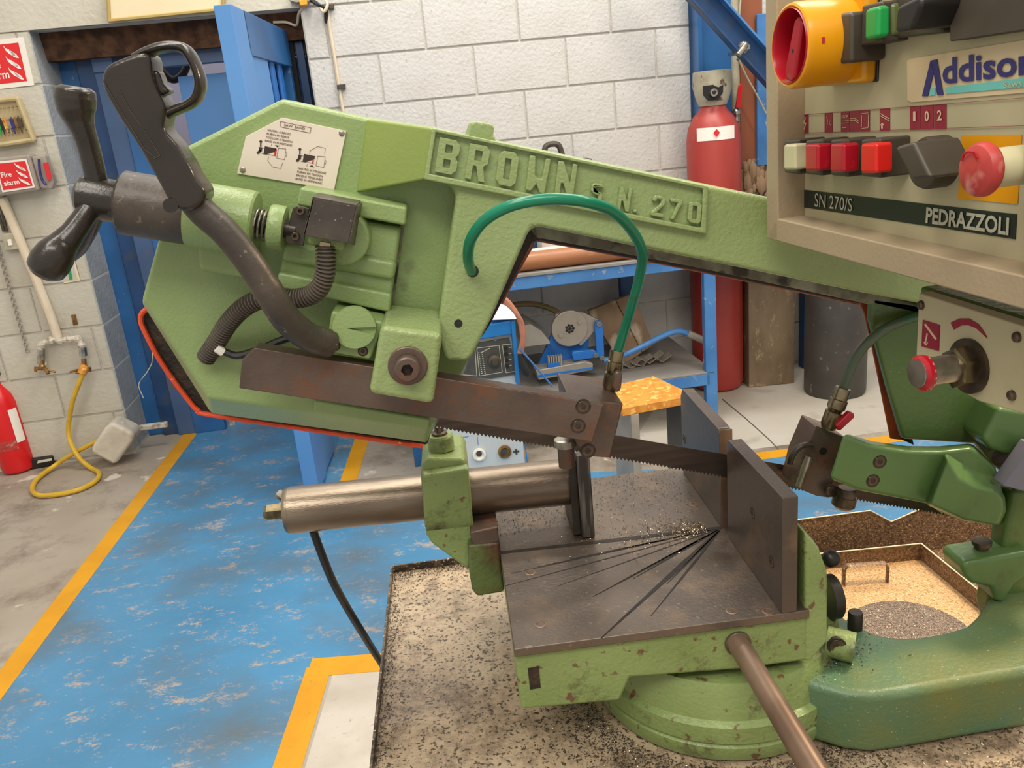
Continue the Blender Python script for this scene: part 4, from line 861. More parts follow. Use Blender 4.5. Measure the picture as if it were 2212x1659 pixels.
# letters as chamfered strokes in the unit square (x right, y up)
w_ = .26
def stroke(pts, w): return (pts, w)
LET = {
 'B': [[(0, 0), (.78, 0), (1, .14), (1, .40), (.86, .51), (1, .62), (1, .86), (.78, 1), (0, 1)], [(.34, .17), (.34, .41), (.66, .41), (.66, .17)], [(.34, .60), (.34, .83), (.66, .83), (.66, .60)]],
 'R': [[(0, 0), (.30, 0), (.30, .40), (.46, .40), (.68, 0), (1, 0), (.80, .42), (1, .52), (1, .88), (.80, 1), (0, 1)], [(.32, .56), (.32, .84), (.66, .84), (.66, .56)]],
 'O': [[(.22, 0), (.78, 0), (1, .14), (1, .86), (.78, 1), (.22, 1), (0, .86), (0, .14)], [(.36, .20), (.36, .80), (.64, .80), (.64, .20)]],
 'W': [[(0, 0), (.28, 0), (.50, .22), (.72, 0), (1, 0), (1, 1), (.74, 1), (.70, .42), (.5, .42), (.40, .46), (.30, 1), (0, 1)]],
 'N': [[(0, 0), (.28, 0), (.28, .40), (.40, .40), (.70, 0), (1, 0), (1, 1), (.74, 1), (.72, .48), (.30, 1), (0, 1)]],
 'S': [[(.1, 0), (.8, 0), (1, .15), (1, .45), (.8, .58), (.34, .62), (.34, .80), (1, .80), (.9, 1), (.2, 1), (0, .85), (0, .55), (.2, .43), (.64, .38), (.64, .2), (.1, .2)]],
 '.': [[(0, 0), (1, 0), (1, 1), (0, 1)]],
 '2': [[(0, 0), (1, 0), (1, .2), (.42, .2), (1, .62), (1, .88), (.8, 1), (.15, 1), (0, .85), (0, .68), (.3, .68), (.36, .82), (.66, .80), (.62, .62), (0, .2)]],
 '7': [[(.22, 0), (.58, 0), (1, .84), (1, 1), (0, 1), (0, .80), (.62, .80)]],
 '0': [[(.2, 0), (.8, 0), (1, .12), (1, .88), (.8, 1), (.2, 1), (0, .88), (0, .12)], [(.34, .18), (.34, .82), (.66, .82), (.66, .18)]],
}
def letter(ch, q):
    q = [V(x, y, NP + .0015) for x, y in q]; cu = bpy.data.curves.new('letter', 'CURVE'); cu.dimensions = '2D'; cu.fill_mode = 'BOTH'
    for lp in LET[ch]:
        sp = cu.splines.new('POLY'); sp.points.add(len(lp) - 1); sp.use_cyclic_u = True
        for p_, (x, y) in zip(sp.points, lp): p_.co = (x, y, 0, 1)
    cu.extrude = .1; o = bpy.data.objects.new('tmp', cu); C.objects.link(o); bpy.context.view_layer.update()
    me = bpy.data.meshes.new_from_object(o.evaluated_get(bpy.context.evaluated_depsgraph_get()))
    bpy.data.objects.remove(o)
    me2 = me; bm = bmesh.new(); bm.from_mesh(me); bmesh.ops.remove_doubles(bm, verts=bm.verts, dist=1e-4); bmesh.ops.dissolve_limit(bm, angle_limit=.02, verts=bm.verts, edges=bm.edges)
    for v in bm.verts:
        p_ = bil(q, v.co.x, v.co.y); v.co = p_ + Vector((0, -.0052 if v.co.z > 0 else .003, 0))
    bmesh.ops.recalc_face_normals(bm, faces=bm.faces); bm.to_mesh(me2); bm.free()
    return link('raised_letter', me2, 'green_beam', pb, bevel=.0016, bseg=2)
for ch, q in (('B', [(950, 296), (996, 305), (984, 379), (939, 370)]), ('R', [(1015, 309), (1060, 317), (1046, 393), (1004, 384)]), ('O', [(1078, 323), (1122, 331), (1112, 405), (1069, 397)]),
              ('W', [(1143, 334), (1190, 343), (1176, 419), (1134, 410)]), ('N', [(1205, 346), (1247, 355), (1236, 432), (1196, 423)]), ('S', [(1277, 393), (1304, 398), (1299, 440), (1271, 434)]),
              ('N', [(1337, 402), (1364, 406), (1356, 457), (1331, 452)]), ('.', [(1367, 450), (1376, 452), (1374, 460), (1365, 458)]), ('2', [(1409, 419), (1437, 424), (1431, 470), (1403, 465)]),
              ('7', [(1446, 426), (1474, 431), (1463, 476), (1440, 472)]), ('0', [(1486, 433), (1514, 438), (1510, 484), (1482, 478)])): letter(ch, q)
# ---- printed info plate
pp = [(610, 254), (748, 283), (722, 410), (512, 375), (531, 295)]
ip = obj('info_plate', G().prism([V(x, y, VH - .0022) for x, y in pp], Vector((0, .003, 0))), 'plate', saw, bevel=.0004)
VP = VH - .0024; fP = lambda x, y: V(x, y, VP)
S7 = 7.54; o7 = (500, 200)
def k7(x, y): return (o7[0] + x / S7, o7[1] + y / S7)
def t7(s, tl, tr, br, bl, m='ink_thin', b=.0): return text('plate_lettering', s, [fP(*k7(*q)) for q in (tl, tr, br, bl)], m, ip, b, .0003)
t7('SAW  BAND', (862, 505), (1200, 568), (1195, 608), (856, 545), b=.01)
for i, s_ in enumerate(('NASTRO A RIPOSO', 'RUBAN EN REPOS', 'TOO LOW A TENSION', 'BAND IN RUHESTAND')):
    wd_ = (380, 362, 428, 440)[i]; x = 594 - i * 14; y = 592 + i * 57; t7(s_, (x, y), (x + wd_, y + wd_ * .188), (x + wd_ - 8, y + wd_ * .188 + 33), (x - 8, y + 33), b=.015)
for i, s_ in enumerate(('NASTRO IN TENSIONE', 'RUBAN EN TENSION', 'BAND IS TENSIONED', 'BAND IN SPANNUNG')):
    wd_ = (455, 415, 425, 430)[i]; x = 1088 - i * 13; y = 1212 + i * 56; t7(s_, (x, y), (x + wd_, y + wd_ * .19), (x + wd_ - 8, y + wd_ * .19 + 34), (x - 8, y + 34), b=.015)
L7 = lambda pts, w: strip_px([k7(*p_) for p_ in pts], fP, w)
P_ = L7([(800, 470), (1296, 572), (1280, 655)], .7) + L7([(800, 470), (790, 510), (800, 545), (815, 560), (1280, 658)], .9)
for (dx, dy) in ((0, 0), (640, 128)):
    q = lambda *a: [(x + dx, y + dy) for x, y in a]
    P_ += L7(q((765, 905), (885, 915), (865, 1090), (735, 1065), (765, 905)), .6) + L7(q((885, 975), (900, 980), (893, 1035), (870, 1030)), .5) + L7(q((500, 900), (540, 905), (525, 1000), (490, 990)), .5) + L7(q((600, 1005), (700, 1030)), .5)
P_ += L7([(605, 1040), (590, 1110), (670, 1210), (800, 1235), (835, 1140)], .5) + L7([(1270, 1000), (1285, 940), (1405, 876), (1528, 905), (1515, 1000)], .5) + L7([(655, 835), (648, 870)], .5) + L7([(1235, 1165), (1225, 1205)], .5)
prints('plate_drawing', P_, 'ink_thin', ip, .0002, kind='stuff')
K_ = []
for (dx, dy) in ((0, 0), (638, 126)):
    z7 = lambda *a: [fP(*k7(x + dx, y + dy)) for x, y in a]
    K_ += [z7((545, 872), (728, 910), (705, 965), (620, 985), (570, 1010), (520, 1000)), z7((445, 885), (503, 895), (490, 965), (455, 950)), z7((452, 790), (478, 772), (503, 792), (490, 815), (462, 812)), z7((466, 815), (488, 818), (486, 885), (466, 882)), z7((455, 930), (485, 945), (450, 1000), (415, 995), (410, 975))]
K_ += [[fP(*k7(*p_)) for p_ in ((708, 852), (780, 866), (742, 888))], [fP(*k7(*p_)) for p_ in ((1272, 1200), (1310, 1180), (1345, 1215))]]
prints('plate_symbol', K_, 'ink', ip, .0003, kind='stuff')
prints('plate_mark', [[fP(*k7(*p_)) for p_ in ((712, 915), (740, 920), (718, 1032), (692, 1025))], [fP(*k7(*p_)) for p_ in ((1320, 1108), (1340, 1100), (1335, 1160), (1310, 1155))]], 'red', ip, .0003, kind='stuff')
for x, y in ((738, 288), (524, 367)): obj('rivet', G().sphere(V(x, y, VP), .0030, 10, (1, .5, 1)), 'silver', ip)
# ---- band tension handle
VT = -.105
ta, tb = V(262, 437, VT), V(600, 492, VT); tx = (tb - ta).normalized()
tp_ = lambda x: ta + tx * ((V(x, 437 + (x - 262) * .163, VT) - ta).length * (1 if x > 262 else -1))
th_ = obj('tension_knob', G().lathe(tp_(262), tx, [(0, .001), (0, .026), (.003, .0295), (.068, .0295), (.069, .028)], 40), 'black_rub', saw)
hub = obj('handle_hub', G().lathe(tp_(168), tx, [(0, .014), (.004, .0185), (.012, .0195), (.042, .0195), (.044, .0205), (.049, .0195)], 32), 'black', saw)
obj('set_screw_hole', G().cyl(V(240, 462, VT - .0185), V(240, 462, VT - .01), .0032, 12), 'blackp', hub)
def lever_arm(pts, rads, v):
    pth = smooth_path([V(x, y, vv) for (x, y), vv in zip(pts, v)], 6); return obj('hub_lever', G().tube(pth, interp(rads, 6), 18), 'black', hub, smooth=60)
lever_arm([(214, 425), (206, 380), (192, 320), (181, 285), (172, 260), (166, 238), (163, 214), (163, 195), (163, 187)], [.0095, .0098, .0098, .0104, .0128, .0162, .0176, .0166, .0120], [-.105, -.107, -.108, -.11, -.11, -.11, -.11, -.11, -.11])
lever_arm([(202, 438), (182, 468), (158, 502), (138, 526), (122, 546), (108, 566), (98, 582), (92, 592)], [.0095, .0098, .0106, .0130, .0165, .0176, .0164, .0115], [-.112, -.12, -.13, -.135, -.14, -.142, -.142, -.142])
lever_arm([(215, 430), (200, 480), (170, 530), (150, 545)], [.008, .008, .009, .010], [-.09, -.07, -.05, -.045])
# housing for the spring screw
ga = tp_(412); obj('screw_boss', G().lathe(ga, tx, [(0, .001), (0, .031), (.058, .031), (.060, .029), (.0601, .001)], 36), 'green', saw, bevel=0)
bx = [(415, 408), (545, 430), (535, 600), (428, 585), (415, 500)]
obj('boss_block', G().prism([V(x, y, -.092) for x, y in ((420, 440), (556, 460), (540, 608), (428, 586))], Vector((0, .04, 0))), 'green', saw, bevel=.006, bseg=3)
obj('screw_shaft', G().cyl(tp_(540), tp_(640), .0085, 20), 'steel_dark', saw)
sp_ = []
sa = tp_(545); sl_ = (tp_(582) - sa).length; up_ = Vector((0, 0, 1)); yy = tx.cross(up_).normalized(); uu = yy.cross(tx)
for i in range(4 * 16 + 1):
    t_ = i / (4 * 16); a_ = t_ * 4 * 2 * math.pi; sp_.append(sa + tx * sl_ * t_ + (yy * math.cos(a_) + uu * math.sin(a_)) * .0145)
obj('coil_spring', G().tube(sp_, .0013, 8), 'silver', saw)
obj('screw_collar', G().lathe(tp_(583), tx, [(0, .001), (0, .0205), (.002, .0215), (.012, .0215), (.014, .0205), (.0141, .001)], 32), 'green', saw)
# slide block, rails, round boss
obj('slide_block', G().prism([V(x, y, -.088) for x, y in ((628, 448), (866, 492), (846, 640), (600, 600), (606, 560), (612, 530))], Vector((0, .035, 0))), 'green', saw, bevel=.005, bseg=3)
obj('upper_rail', G().prism([V(x, y, -.100) for x, y in ((648, 404), (880, 448), (876, 488), (640, 444))], Vector((0, .045, 0))), 'green', saw, bevel=.003, bseg=3)
obj('lower_rail', G().prism([V(x, y, -.100) for x, y in ((600, 588), (846, 635), (842, 676), (598, 622))], Vector((0, .045, 0))), 'green', saw, bevel=.003, bseg=3)
obj('block_step', G().prism([V(x, y, -.094) for x, y in ((612, 520), (858, 565), (850, 608), (604, 566))], Vector((0, .02, 0))), 'green', saw, bevel=.006, bseg=3)
disc_y('round_boss', (738, 515), .0265, -.112, -.08, 'green', saw, bevel=.003)
g = G(); g.prism([V(x, y, -.07) for x, y in ((866, 480), (874, 482), (845, 690), (838, 688))], Vector((0, .02, 0))); obj('slide_gap', g, 'grime', saw)
# black limit switch cover
cv = obj('switch_cover', G().prism([V(x, y, -.150) for x, y in ((675, 428), (770, 446), (752, 526), (655, 508))], Vector((0, .0015, 0))), 'speckle', saw, bevel=.0006, label='speckled black sheet metal cover')
obj('cover_side', G().prism([V(770, 446, -.150), V(770, 446, -.150) + Vector((0, .045, 0)), V(752, 526, -.150) + Vector((-.0, .045, -.008)), V(752, 526, -.150)], Vector((.0015, 0, 0))), 'speckle', cv)
obj('cover_side', G().prism([V(675, 428, -.150), V(675, 428, -.150) + Vector((0, .045, 0)), V(655, 508, -.150) + Vector((0, .045, 0)), V(655, 508, -.150)], Vector((.0015, 0, 0))), 'speckle', cv)
obj('cover_side', G().prism([V(675, 428, -.150), V(770, 446, -.150), V(770, 446, -.150) + Vector((0, .045, 0)), V(675, 428, -.150) + Vector((0, .045, 0))], Vector((0, 0, .0012))), 'speckle', cv)
obj('switch_body', G().prism([V(x, y, -.135) for x, y in ((672, 440), (756, 456), (742, 545), (664, 528))], Vector((0, .03, 0))), 'green_dirty', saw, bevel=.003)
obj('bracket_plate', G().prism([V(x, y, -.112) for x, y in ((632, 450), (641, 445), (668, 450), (655, 532), (618, 525), (616, 515))], Vector((0, .003, 0))), 'black_rub', saw, bevel=.0008)
for x, y in ((648, 456), (637, 511)): cap_screw('cap_screw', V(x, y, -.118), .0040, (0, -1, 0), 'bolt', saw, False)
obj('conduit_clip', G().prism([V(x, y, -.138) for x, y in ((692, 522), (714, 526), (712, 535), (690, 531))], Vector((0, .01, 0))), 'sticker', saw)
# corrugated conduit: ribs follow the path
cp = smooth_path([V(x, y, vv) for x, y, vv in ((703, 530, -.132), (704, 560, -.132), (702, 592, -.130), (690, 622, -.126), (665, 640, -.12), (630, 645, -.115), (595, 642, -.112), (558, 648, -.108), (522, 668, -.10), (492, 700, -.09), (470, 735, -.08), (452, 762, -.072), (444, 774, -.068))], 30)
tot = [0]
for a_, b_ in zip(cp[:-1], cp[1:]): tot.append(tot[-1] + (b_ - a_).length)
def at_len(s_):
    for i in range(1, len(tot)):
        if tot[i] >= s_: f__ = (s_ - tot[i - 1]) / (tot[i] - tot[i - 1] + 1e-9); return cp[i - 1].lerp(cp[i], f__)
    return cp[-1]
nr = 62; pts = []; rad = []
for i in range(nr * 4 + 1): pts.append(at_len(tot[-1] * i / (nr * 4))); rad.append((.0070, .0097, .0098, .0072)[i % 4])
obj('corrugated_conduit', G().tube(pts, rad, 16), 'conduit', saw, smooth=25)
obj('control_wire', G().tube(smooth_path([V(x, y, -.085) for x, y in ((470, 752), (490, 762), (515, 768), (560, 755), (600, 738), (630, 728))], 6), .004, 8), 'blackp', saw)
obj('wire_tip', G().cyl(V(468, 752, -.088), V(482, 761, -.086), .0045, 8), 'white', saw)
# arm of the pistol grip
obj('grip_arm', G().tube(smooth_path([V(x, y, vv) for x, y, vv in ((712, 742, -.135), (668, 728, -.150), (622, 692, -.165), (588, 642, -.175), (545, 575, -.18), (490, 505, -.18), (440, 460, -.18), (415, 430, -.18))], 8), [.0135] * 28 + [.0125] * 29, 20), 'black_rub', saw)
body = [(217, 172), (219, 152), (234, 136), (298, 112), (320, 110), (326, 128), (326, 146), (328, 164), (334, 184), (344, 206), (358, 230), (361, 244), (350, 262), (350, 276), (358, 290), (374, 302), (386, 318), (391, 334), (402, 344), (412, 362), (417, 382), (430, 394), (441, 406), (446, 422), (440, 440), (424, 452), (405, 459), (382, 456), (365, 438), (338, 388), (304, 327), (253, 250), (222, 196)]
gv = -.198
gr = obj('pistol_grip', pillow([V(x, y, gv) for x, y in resample(body, 120)], (0, 1, 0), .034, .0045), 'black', saw, smooth=50, label='black plastic pistol grip')
lp_ = [(296, 126), (318, 114), (349, 103), (380, 101), (405, 110), (424, 142), (434, 178), (428, 208), (412, 224), (385, 236), (362, 246)]
obj('hand_guard', G().tube(smooth_path([V(x, y, gv + .015) for x, y in lp_], 6), .0042, 16, flat=((0, 0, 1), 3.0)), 'black', gr, smooth=60)
obj('trigger', G().prism([V(x, y, gv + .006) for x, y in ((316, 158), (340, 150), (345, 162), (352, 182), (368, 198), (345, 208), (330, 186))], Vector((0, .018, 0))), 'black', gr, bevel=.003, bseg=3)
for pts_ in ([(221, 172), (262, 240), (312, 322), (336, 340)], [(258, 195), (282, 240), (306, 272)], [(310, 278), (346, 336), (332, 343)]):
    prints('moulding_line', strip_px(pts_, lambda x, y: V(x, y, gv - .0002), 1.6), 'black_rub', gr, .0004)
obj('grip_screw', G().cyl(V(368, 444, gv - .002), V(368, 444, gv + .01), .006, 14), 'black', gr)
# ---- lever mount block, disc, clamp block
mb = obj('mount_block', G().prism([V(x, y, -.128) for x, y in ((716, 672), (830, 696), (800, 778), (702, 760))], Vector((0, .07, 0))), 'green', saw, bevel=.003, bseg=3)
dcc = V(765, 708, -.137)
g = G(); r_ = .0205
def arcp(a0, a1, k=18): return [dcc + Vector((math.cos(math.radians(a0 + (a1 - a0) * i / k)) * r_, 0, math.sin(math.radians(a0 + (a1 - a0) * i / k)) * r_)) for i in range(k + 1)]
g.prism(arcp(-4, 176), Vector((0, .006, 0))); g.prism(arcp(176, 332) + [dcc + Vector((-r_ * .4, 0, r_ * .03))], Vector((0, .006, 0))); g.prism(arcp(0, 350, 30), Vector((0, .0005, 0)))
for k_ in range(len(g.v) - 62, len(g.v)): g.v[k_] = (g.v[k_][0], g.v[k_][1] + .004, g.v[k_][2])
obj('index_disc', g, 'green', mb)
for x, y in ((724, 747), (784, 759)): cap_screw('cap_screw', V(x, y, -.1285), .0042, (0, -1, 0), 'bolt', mb)
cb = obj('clamp_block', G().prism([V(x, y, -.168) for x, y in ((822, 704), (956, 721), (936, 875), (796, 851))], Vector((0, .10, 0))), 'green_beam', saw, bevel=.006, bseg=3)
pc = V(881, 789, -.168)
g = G(); g.lathe(pc + Vector((0, .001, 0)), (0, -1, 0), [(0, .0185), (.0035, .0185), (.0045, .0175), (.0046, .001)], 40); obj('washer', g, 'steel_brown', cb)
cap_screw('clamp_screw', pc + Vector((0, -.016, 0)), .0118, (0, -1, 0), 'steel_brown', cb, False)
disc_y('drain_hole', (990, 699), .0042, VF - .0004, VF + .01, 'blackp', saw, n=20)
disc_y('hose_hole', (1021, 586), .0060, VF - .0004, VF + .01, 'blackp', saw, n=20)
# pad under the bar
obj('bar_pad', G().prism([V(x, y, -.075) for x, y in ((677, 863), (930, 905), (927, 930), (677, 892))], Vector((0, .03, 0))), 'green', saw, bevel=.003)
# ---- guide bar and head
gbar = obj('guide_bar', G().prism([V(x, y, -.128) for x, y in ((522, 778), (550, 751), (1304, 874), (1279, 955), (516, 839))], Vector((0, .022, 0))), 'steel_brown', saw, bevel=.0012)
hd = obj('guide_head', G().prism([V(x, y, -.106) for x, y in ((1228, 858), (1347, 872), (1318, 990), (1262, 986), (1236, 940))], Vector((0, .09, 0))), 'steel_brown', saw, bevel=.002)
for x, y in ((1260, 879), (1249, 921)): cap_screw('cap_screw', V(x, y, -.1285), .0066, (0, -1, 0), 'bolt', gbar)
cap_screw('cap_screw', V(1270, 974, -.1065), .0070, (0, -1, 0), 'bolt', hd)
rp = V(1222, 968, -.055); g = G(); g.lathe(rp + Vector((0, 0, .012)), (0, 0, -1), [(0, .0105), (.001, .0125), (.009, .0125), (.010, .0105), (.0101, .001)], 28); obj('guide_roller', g, 'silver', hd); obj('roller_pin', G().cyl(rp + Vector((0, 0, .002)), rp - Vector((0, 0, .022)), .0095, 24), 'steel_brown', hd)
vl = thing('coolant_valve', '', 'x', V(1322, 850, -.05)); 
for k_ in ('label', 'category'): del vl[k_]
vl.parent = saw; vl.location = WL[vl.name] - WL['band_saw']
def valve(base, top, parent, r=.0085):
    ax_ = (top - base).normalized(); L__ = (top - base).length
    obj('valve_stem', G().lathe(base, ax_, [(0, r * .8), (L__ * .10, r * 1.05), (L__ * .42, r * 1.05), (L__ * .44, r * .8), (L__ * .50, r * 1.0), (L__ * .52, r * 1.1), (L__ * .72, r * 1.1), (L__ * .74, r * .95), (L__ * .96, r * .95), (L__, r * .9)], 20), 'brass', parent)
valve(V(1317, 842, -.06), V(1334, 756, -.06), vl)
obj('valve_lever', G().prism([V(x, y, -.08) for x, y in ((1327, 806), (1338, 800), (1346, 808), (1342, 845), (1330, 850), (1322, 838))], Vector((0, .008, 0))), 'steel_brown', vl, bevel=.003)
hs = [(1021, 588, -.104), (1016, 580, -.118), (1011, 555, -.14), (1017, 518, -.16), (1045, 478, -.175), (1095, 448, -.185), (1155, 433, -.19), (1215, 430, -.19), (1275, 438, -.185), (1325, 458, -.17), (1365, 498, -.15), (1387, 545, -.13), (1382, 595, -.11), (1366, 655, -.09), (1349, 712, -.07), (1334, 760, -.06)]
obj('coolant_hose', G().tube(smooth_path([V(*p_) for p_ in hs], 8), .0052, 14), 'hose', saw, label='green coolant hose arching over the beam')
# ---- blade with teeth
top0, top1 = V(900, 868, 0), V(2050, 1092, 0)
lb0, lb1 = V(900, 918, 0), V(1569, 1033, 0); dvec = (lb1 - lb0).normalized(); Lb = (V(2060, 1119, 0) - lb0).length
hN = Vector((-dvec.z, 0, dvec.x)) * .030; hN = hN if hN.z > 0 else -hN
nt2 = 150; bot = []
for i in range(nt2):
    p_ = lb0 + dvec * (Lb * i / nt2); q_ = lb0 + dvec * (Lb * (i + .75) / nt2); bot += [p_ + hN.normalized() * .0030, q_]
topl = [lb0 + hN + dvec * Lb, lb0 + hN]
g = G(); g.prism(bot + [lb0 + dvec * Lb] + topl, Vector((0, .0010, 0))); bl = obj('saw_blade', g, 'blade', saw, smooth=0)
# ---- table
tb1 = obj('table_plate', G().prism([Vector((-.281, -.193, HT)), Vector((.030, -.193, HT)), Vector((.030, .193, HT)), Vector((-.281, .193, HT))], Vector((0, 0, -.010))), 'table', saw, bevel=.0012)
cuts = [((1086, 1195), 3.2), ((1090, 1266), .9), ((1104, 1239), .8), ((1231, 1208), 1.2), ((1205, 1266), .8), ((1281, 1289), 1.6), ((1368, 1250), 1.4), ((1299, 1378), 2.6), ((1406, 1331), 1.4), ((1160, 1225), .9), ((1330, 1262), .9), ((1440, 1262), 1.2)]
for (x, y), w_ in cuts:
    a_ = T(1560, 1140, 0); b_ = T(x, y, 0); d_ = b_ - a_; a_ = a_ + d_ * .04; n_ = Vector((-d_.y, d_.x, 0)).normalized() * .0010 * w_
    prints('saw_cut', [[a_ - n_ * .6, a_ + n_ * .6, a_ + d_ * .35 + n_ * 1.5, b_ + n_ * .25, b_ - n_ * .25, a_ + d_ * .35 - n_ * 1.2]], 'groove', tb1, .0003)
a_, b_ = T(1560, 1140, 0), T(1086, 1193, 0)
prints('saw_slot', [[Vector((-.285, .004, HT)), Vector((-.285, .010, HT)), Vector((0, .003, HT)), Vector((0, -.003, HT))]], 'groove', tb1, .0004)
for x, y, s_ in ((1168, 1349, 1), (1581, 1320, 1.1), (1660, 1321, 1), (1146, 1237, 1), (1500, 1090, .8)):
    p_ = T(x, y, 0); obj('table_screw', G().lathe(p_ - Vector((0, 0, .002)), (0, 0, 1), [(0, .0065), (.0024, .0065), (.0026, .005), (.0012, .0045), (.0010, .001)], 20), 'edge_steel', tb1)
# fence plates
def fplate(name, vs_, hs_, t, m, **k):
    return obj(name, G().prism([Vector((0, v_, HT + h_)) for v_, h_ in zip(vs_, hs_)], Vector((t, 0, 0))), m, saw, bevel=.0012, **k)
f1 = fplate('fence_plate', (-.0235, -.0235, -.030, -.193, -.193), (0, .120, .131, .133, 0), .0165, 'fence')
f2 = fplate('fence_plate', (.175, .175, .165, .010, .003, .003), (0, .118, .131, .131, .126, 0), .016, 'fence')
obj('lit_end_face', G().prism([Vector((.0002, .0028, HT + h_)) for h_ in (0, .131)] + [Vector((.0158, .0028, HT + h_)) for h_ in (.131, 0)], Vector((0, -.0012, 0))), 'edge_steel', f2)  # warm pale skin paints the light falling on this end face
for v_, h_ in ((-.11, .075), (-.165, .045)): cap_screw('recessed_screw', Vector((-.0006, v_, HT + h_)), .0055, (-1, 0, 0), 'bolt', f1)
cap_screw('recessed_screw', V(1477, 950, .15) * 0 + U(1477, 949, -.0006), .0055, (-1, 0, 0), 'bolt', f2)
# casting below the table
VC = -.188
g = G(); g.prism([V(x, y, VC) for x, y in ((1110, 1412), (1760, 1327), (1756, 1427), (1600, 1448), (1362, 1466), (1340, 1516), (1126, 1535), (1119, 1480))], Vector((0, .36, 0))); tc_ = obj('table_casting', g, 'green_dirty', saw, bevel=.005, bseg=3)
g = G(); g.prism([V(x, y, VC - .0015) for x, y in ((1739, 1429), (1739, 1150), (1758, 1168), (1770, 1185), (1788, 1235), (1788, 1386), (1752, 1429))], Vector((0, .34, 0))); obj('fence_support', g, 'green_dirty', saw, bevel=.005, bseg=3)
obj('slot_hole', G().prism([V(x, y, VC - .0006) for x, y in ((1140, 1444), (1164, 1440), (1168, 1486), (1145, 1490))], Vector((0, .02, 0))), 'recess_black', tc_)
obj('handle_boss', G().lathe(V(1593, 1388, VC), (0, -1, 0), [(-.01, .014), (.003, .014), (.005, .012)], 24), 'steel_brown', tc_)
obj('lock_lever', G().tube([V(1590, 1385, -.19), V(1600, 1400, -.20), V(1640, 1465, -.24), V(1775, 1690, -.36)], [.0105, .0115, .0118, .0125], 20), 'rod', saw, label='brown steel lock lever')
# ---- vice: bracket, cylinder, jaw
cya, cyb = Vector((-.542, .062, HT + .072)), Vector((-.200, .062, HT + .066))
ca = V(618, 1103, .062); cb_ = V(1232, 1040, .062); r_ = .0300; cd_ = (cb_ - ca).normalized()
cy = obj('vice_cylinder', G().lathe(ca, cd_, [(0, .001), (0, r_ * .93), (.003, r_ * .97), (.006, r_ * .97), (.0065, r_), ((cb_ - ca).length, r_)], 48), 'cyl', saw)
obj('hex_plug', G().lathe(ca + cd_ * .001, -cd_, [(0, .0120), (.008, .0120), (.0082, .0108), (.024, .0108), (.029, .007)], 6), 'brass', cy, smooth=0)
obj('hose_fitting', G().tube([ca - cd_ * .002 + Vector((0, .012, .012)), ca - cd_ * .010 + Vector((0, .016, .018))], .006, 10), 'silver', cy)
jw = obj('vice_jaw', G().prism([T(1258, 1163, .001), T(1286, 1161, .001), T(1286, 1161, .001) + Vector((0, 0, .112)), T(1258, 1163, .001) + Vector((0, 0, .114))], Vector((0, .10, 0))), 'scratched', saw, bevel=.0015)
obj('jaw_back_plate', G().prism([T(1236, 1165, .003), T(1257, 1163, .003), T(1257, 1163, .10), T(1236, 1165, .10)] if False else [Vector((T(1240, 1160, 0).x, .022, HT + .003)), Vector((T(1257, 1160, 0).x, .022, HT + .003)), Vector((T(1257, 1160, 0).x, .022, HT + .105)), Vector((T(1240, 1160, 0).x, .022, HT + .105))], Vector((0, .09, 0))), 'steel_dark', saw, bevel=.001)
bv = .020
br = obj('vice_bracket', G().prism([V(x, y, bv) for x, y in ((911, 1006), (925, 990), (1002, 990), (1010, 1006), (1018, 1070), (1021, 1120), (1026, 1168), (1014, 1236), (1002, 1226), (932, 1175), (921, 1158), (915, 1110), (909, 1030))], Vector((0, .085, 0))), 'green_dirty', saw, bevel=.006, bseg=3)
obj('bracket_band', G().prism([V(x, y, bv - .012) for x, y in ((912, 1030), (1012, 1012), (1020, 1118), (916, 1126))], [V(x, y, bv + .002) for x, y in ((911, 1012), (1010, 1000), (1023, 1140), (919, 1150))]), 'green_dirty', br, bevel=.003)
obj('bracket_foot', G().prism([V(x, y, .002) for x, y in ((1010, 1178), (1078, 1172), (1090, 1280), (1030, 1290), (1020, 1276), (1014, 1240))], Vector((0, .14, 0))), 'green_rusty', saw, bevel=.004)
obj('slide_bar', G().prism([V(x, y, .004) for x, y in ((1015, 1150), (1075, 1138), (1078, 1172), (1022, 1180))], Vector((0, .10, 0))), 'steel_brown', saw, bevel=.002)
kc_ = Z(954, 972, V(960, 990, .020).z - .001); obj('clamp_knob', G().lathe(kc_, (0, 0, 1), [(0, .013), (.002, .0165), (.019, .0165), (.0215, .015), (.0216, .001)], 32), 'green_dirty', saw)
g = G(); g.lathe(kc_ + Vector((0, 0, .0215)), (0, 0, 1), [(0, .010), (.003, .010), (.004, .006), (.010, .0055), (.011, .003)], 20); obj('knob_screw', g, 'bolt', saw)
obj('hydraulic_hose', G().tube(smooth_path([V(676, 1145, .062), V(696, 1200, .07), V(722, 1262, .09), V(760, 1330, .12), V(800, 1395, .16), V(850, 1480, .20), V(905, 1620, .20), V(960, 1800, .12)], 6), .0055, 12), 'blackp', saw)
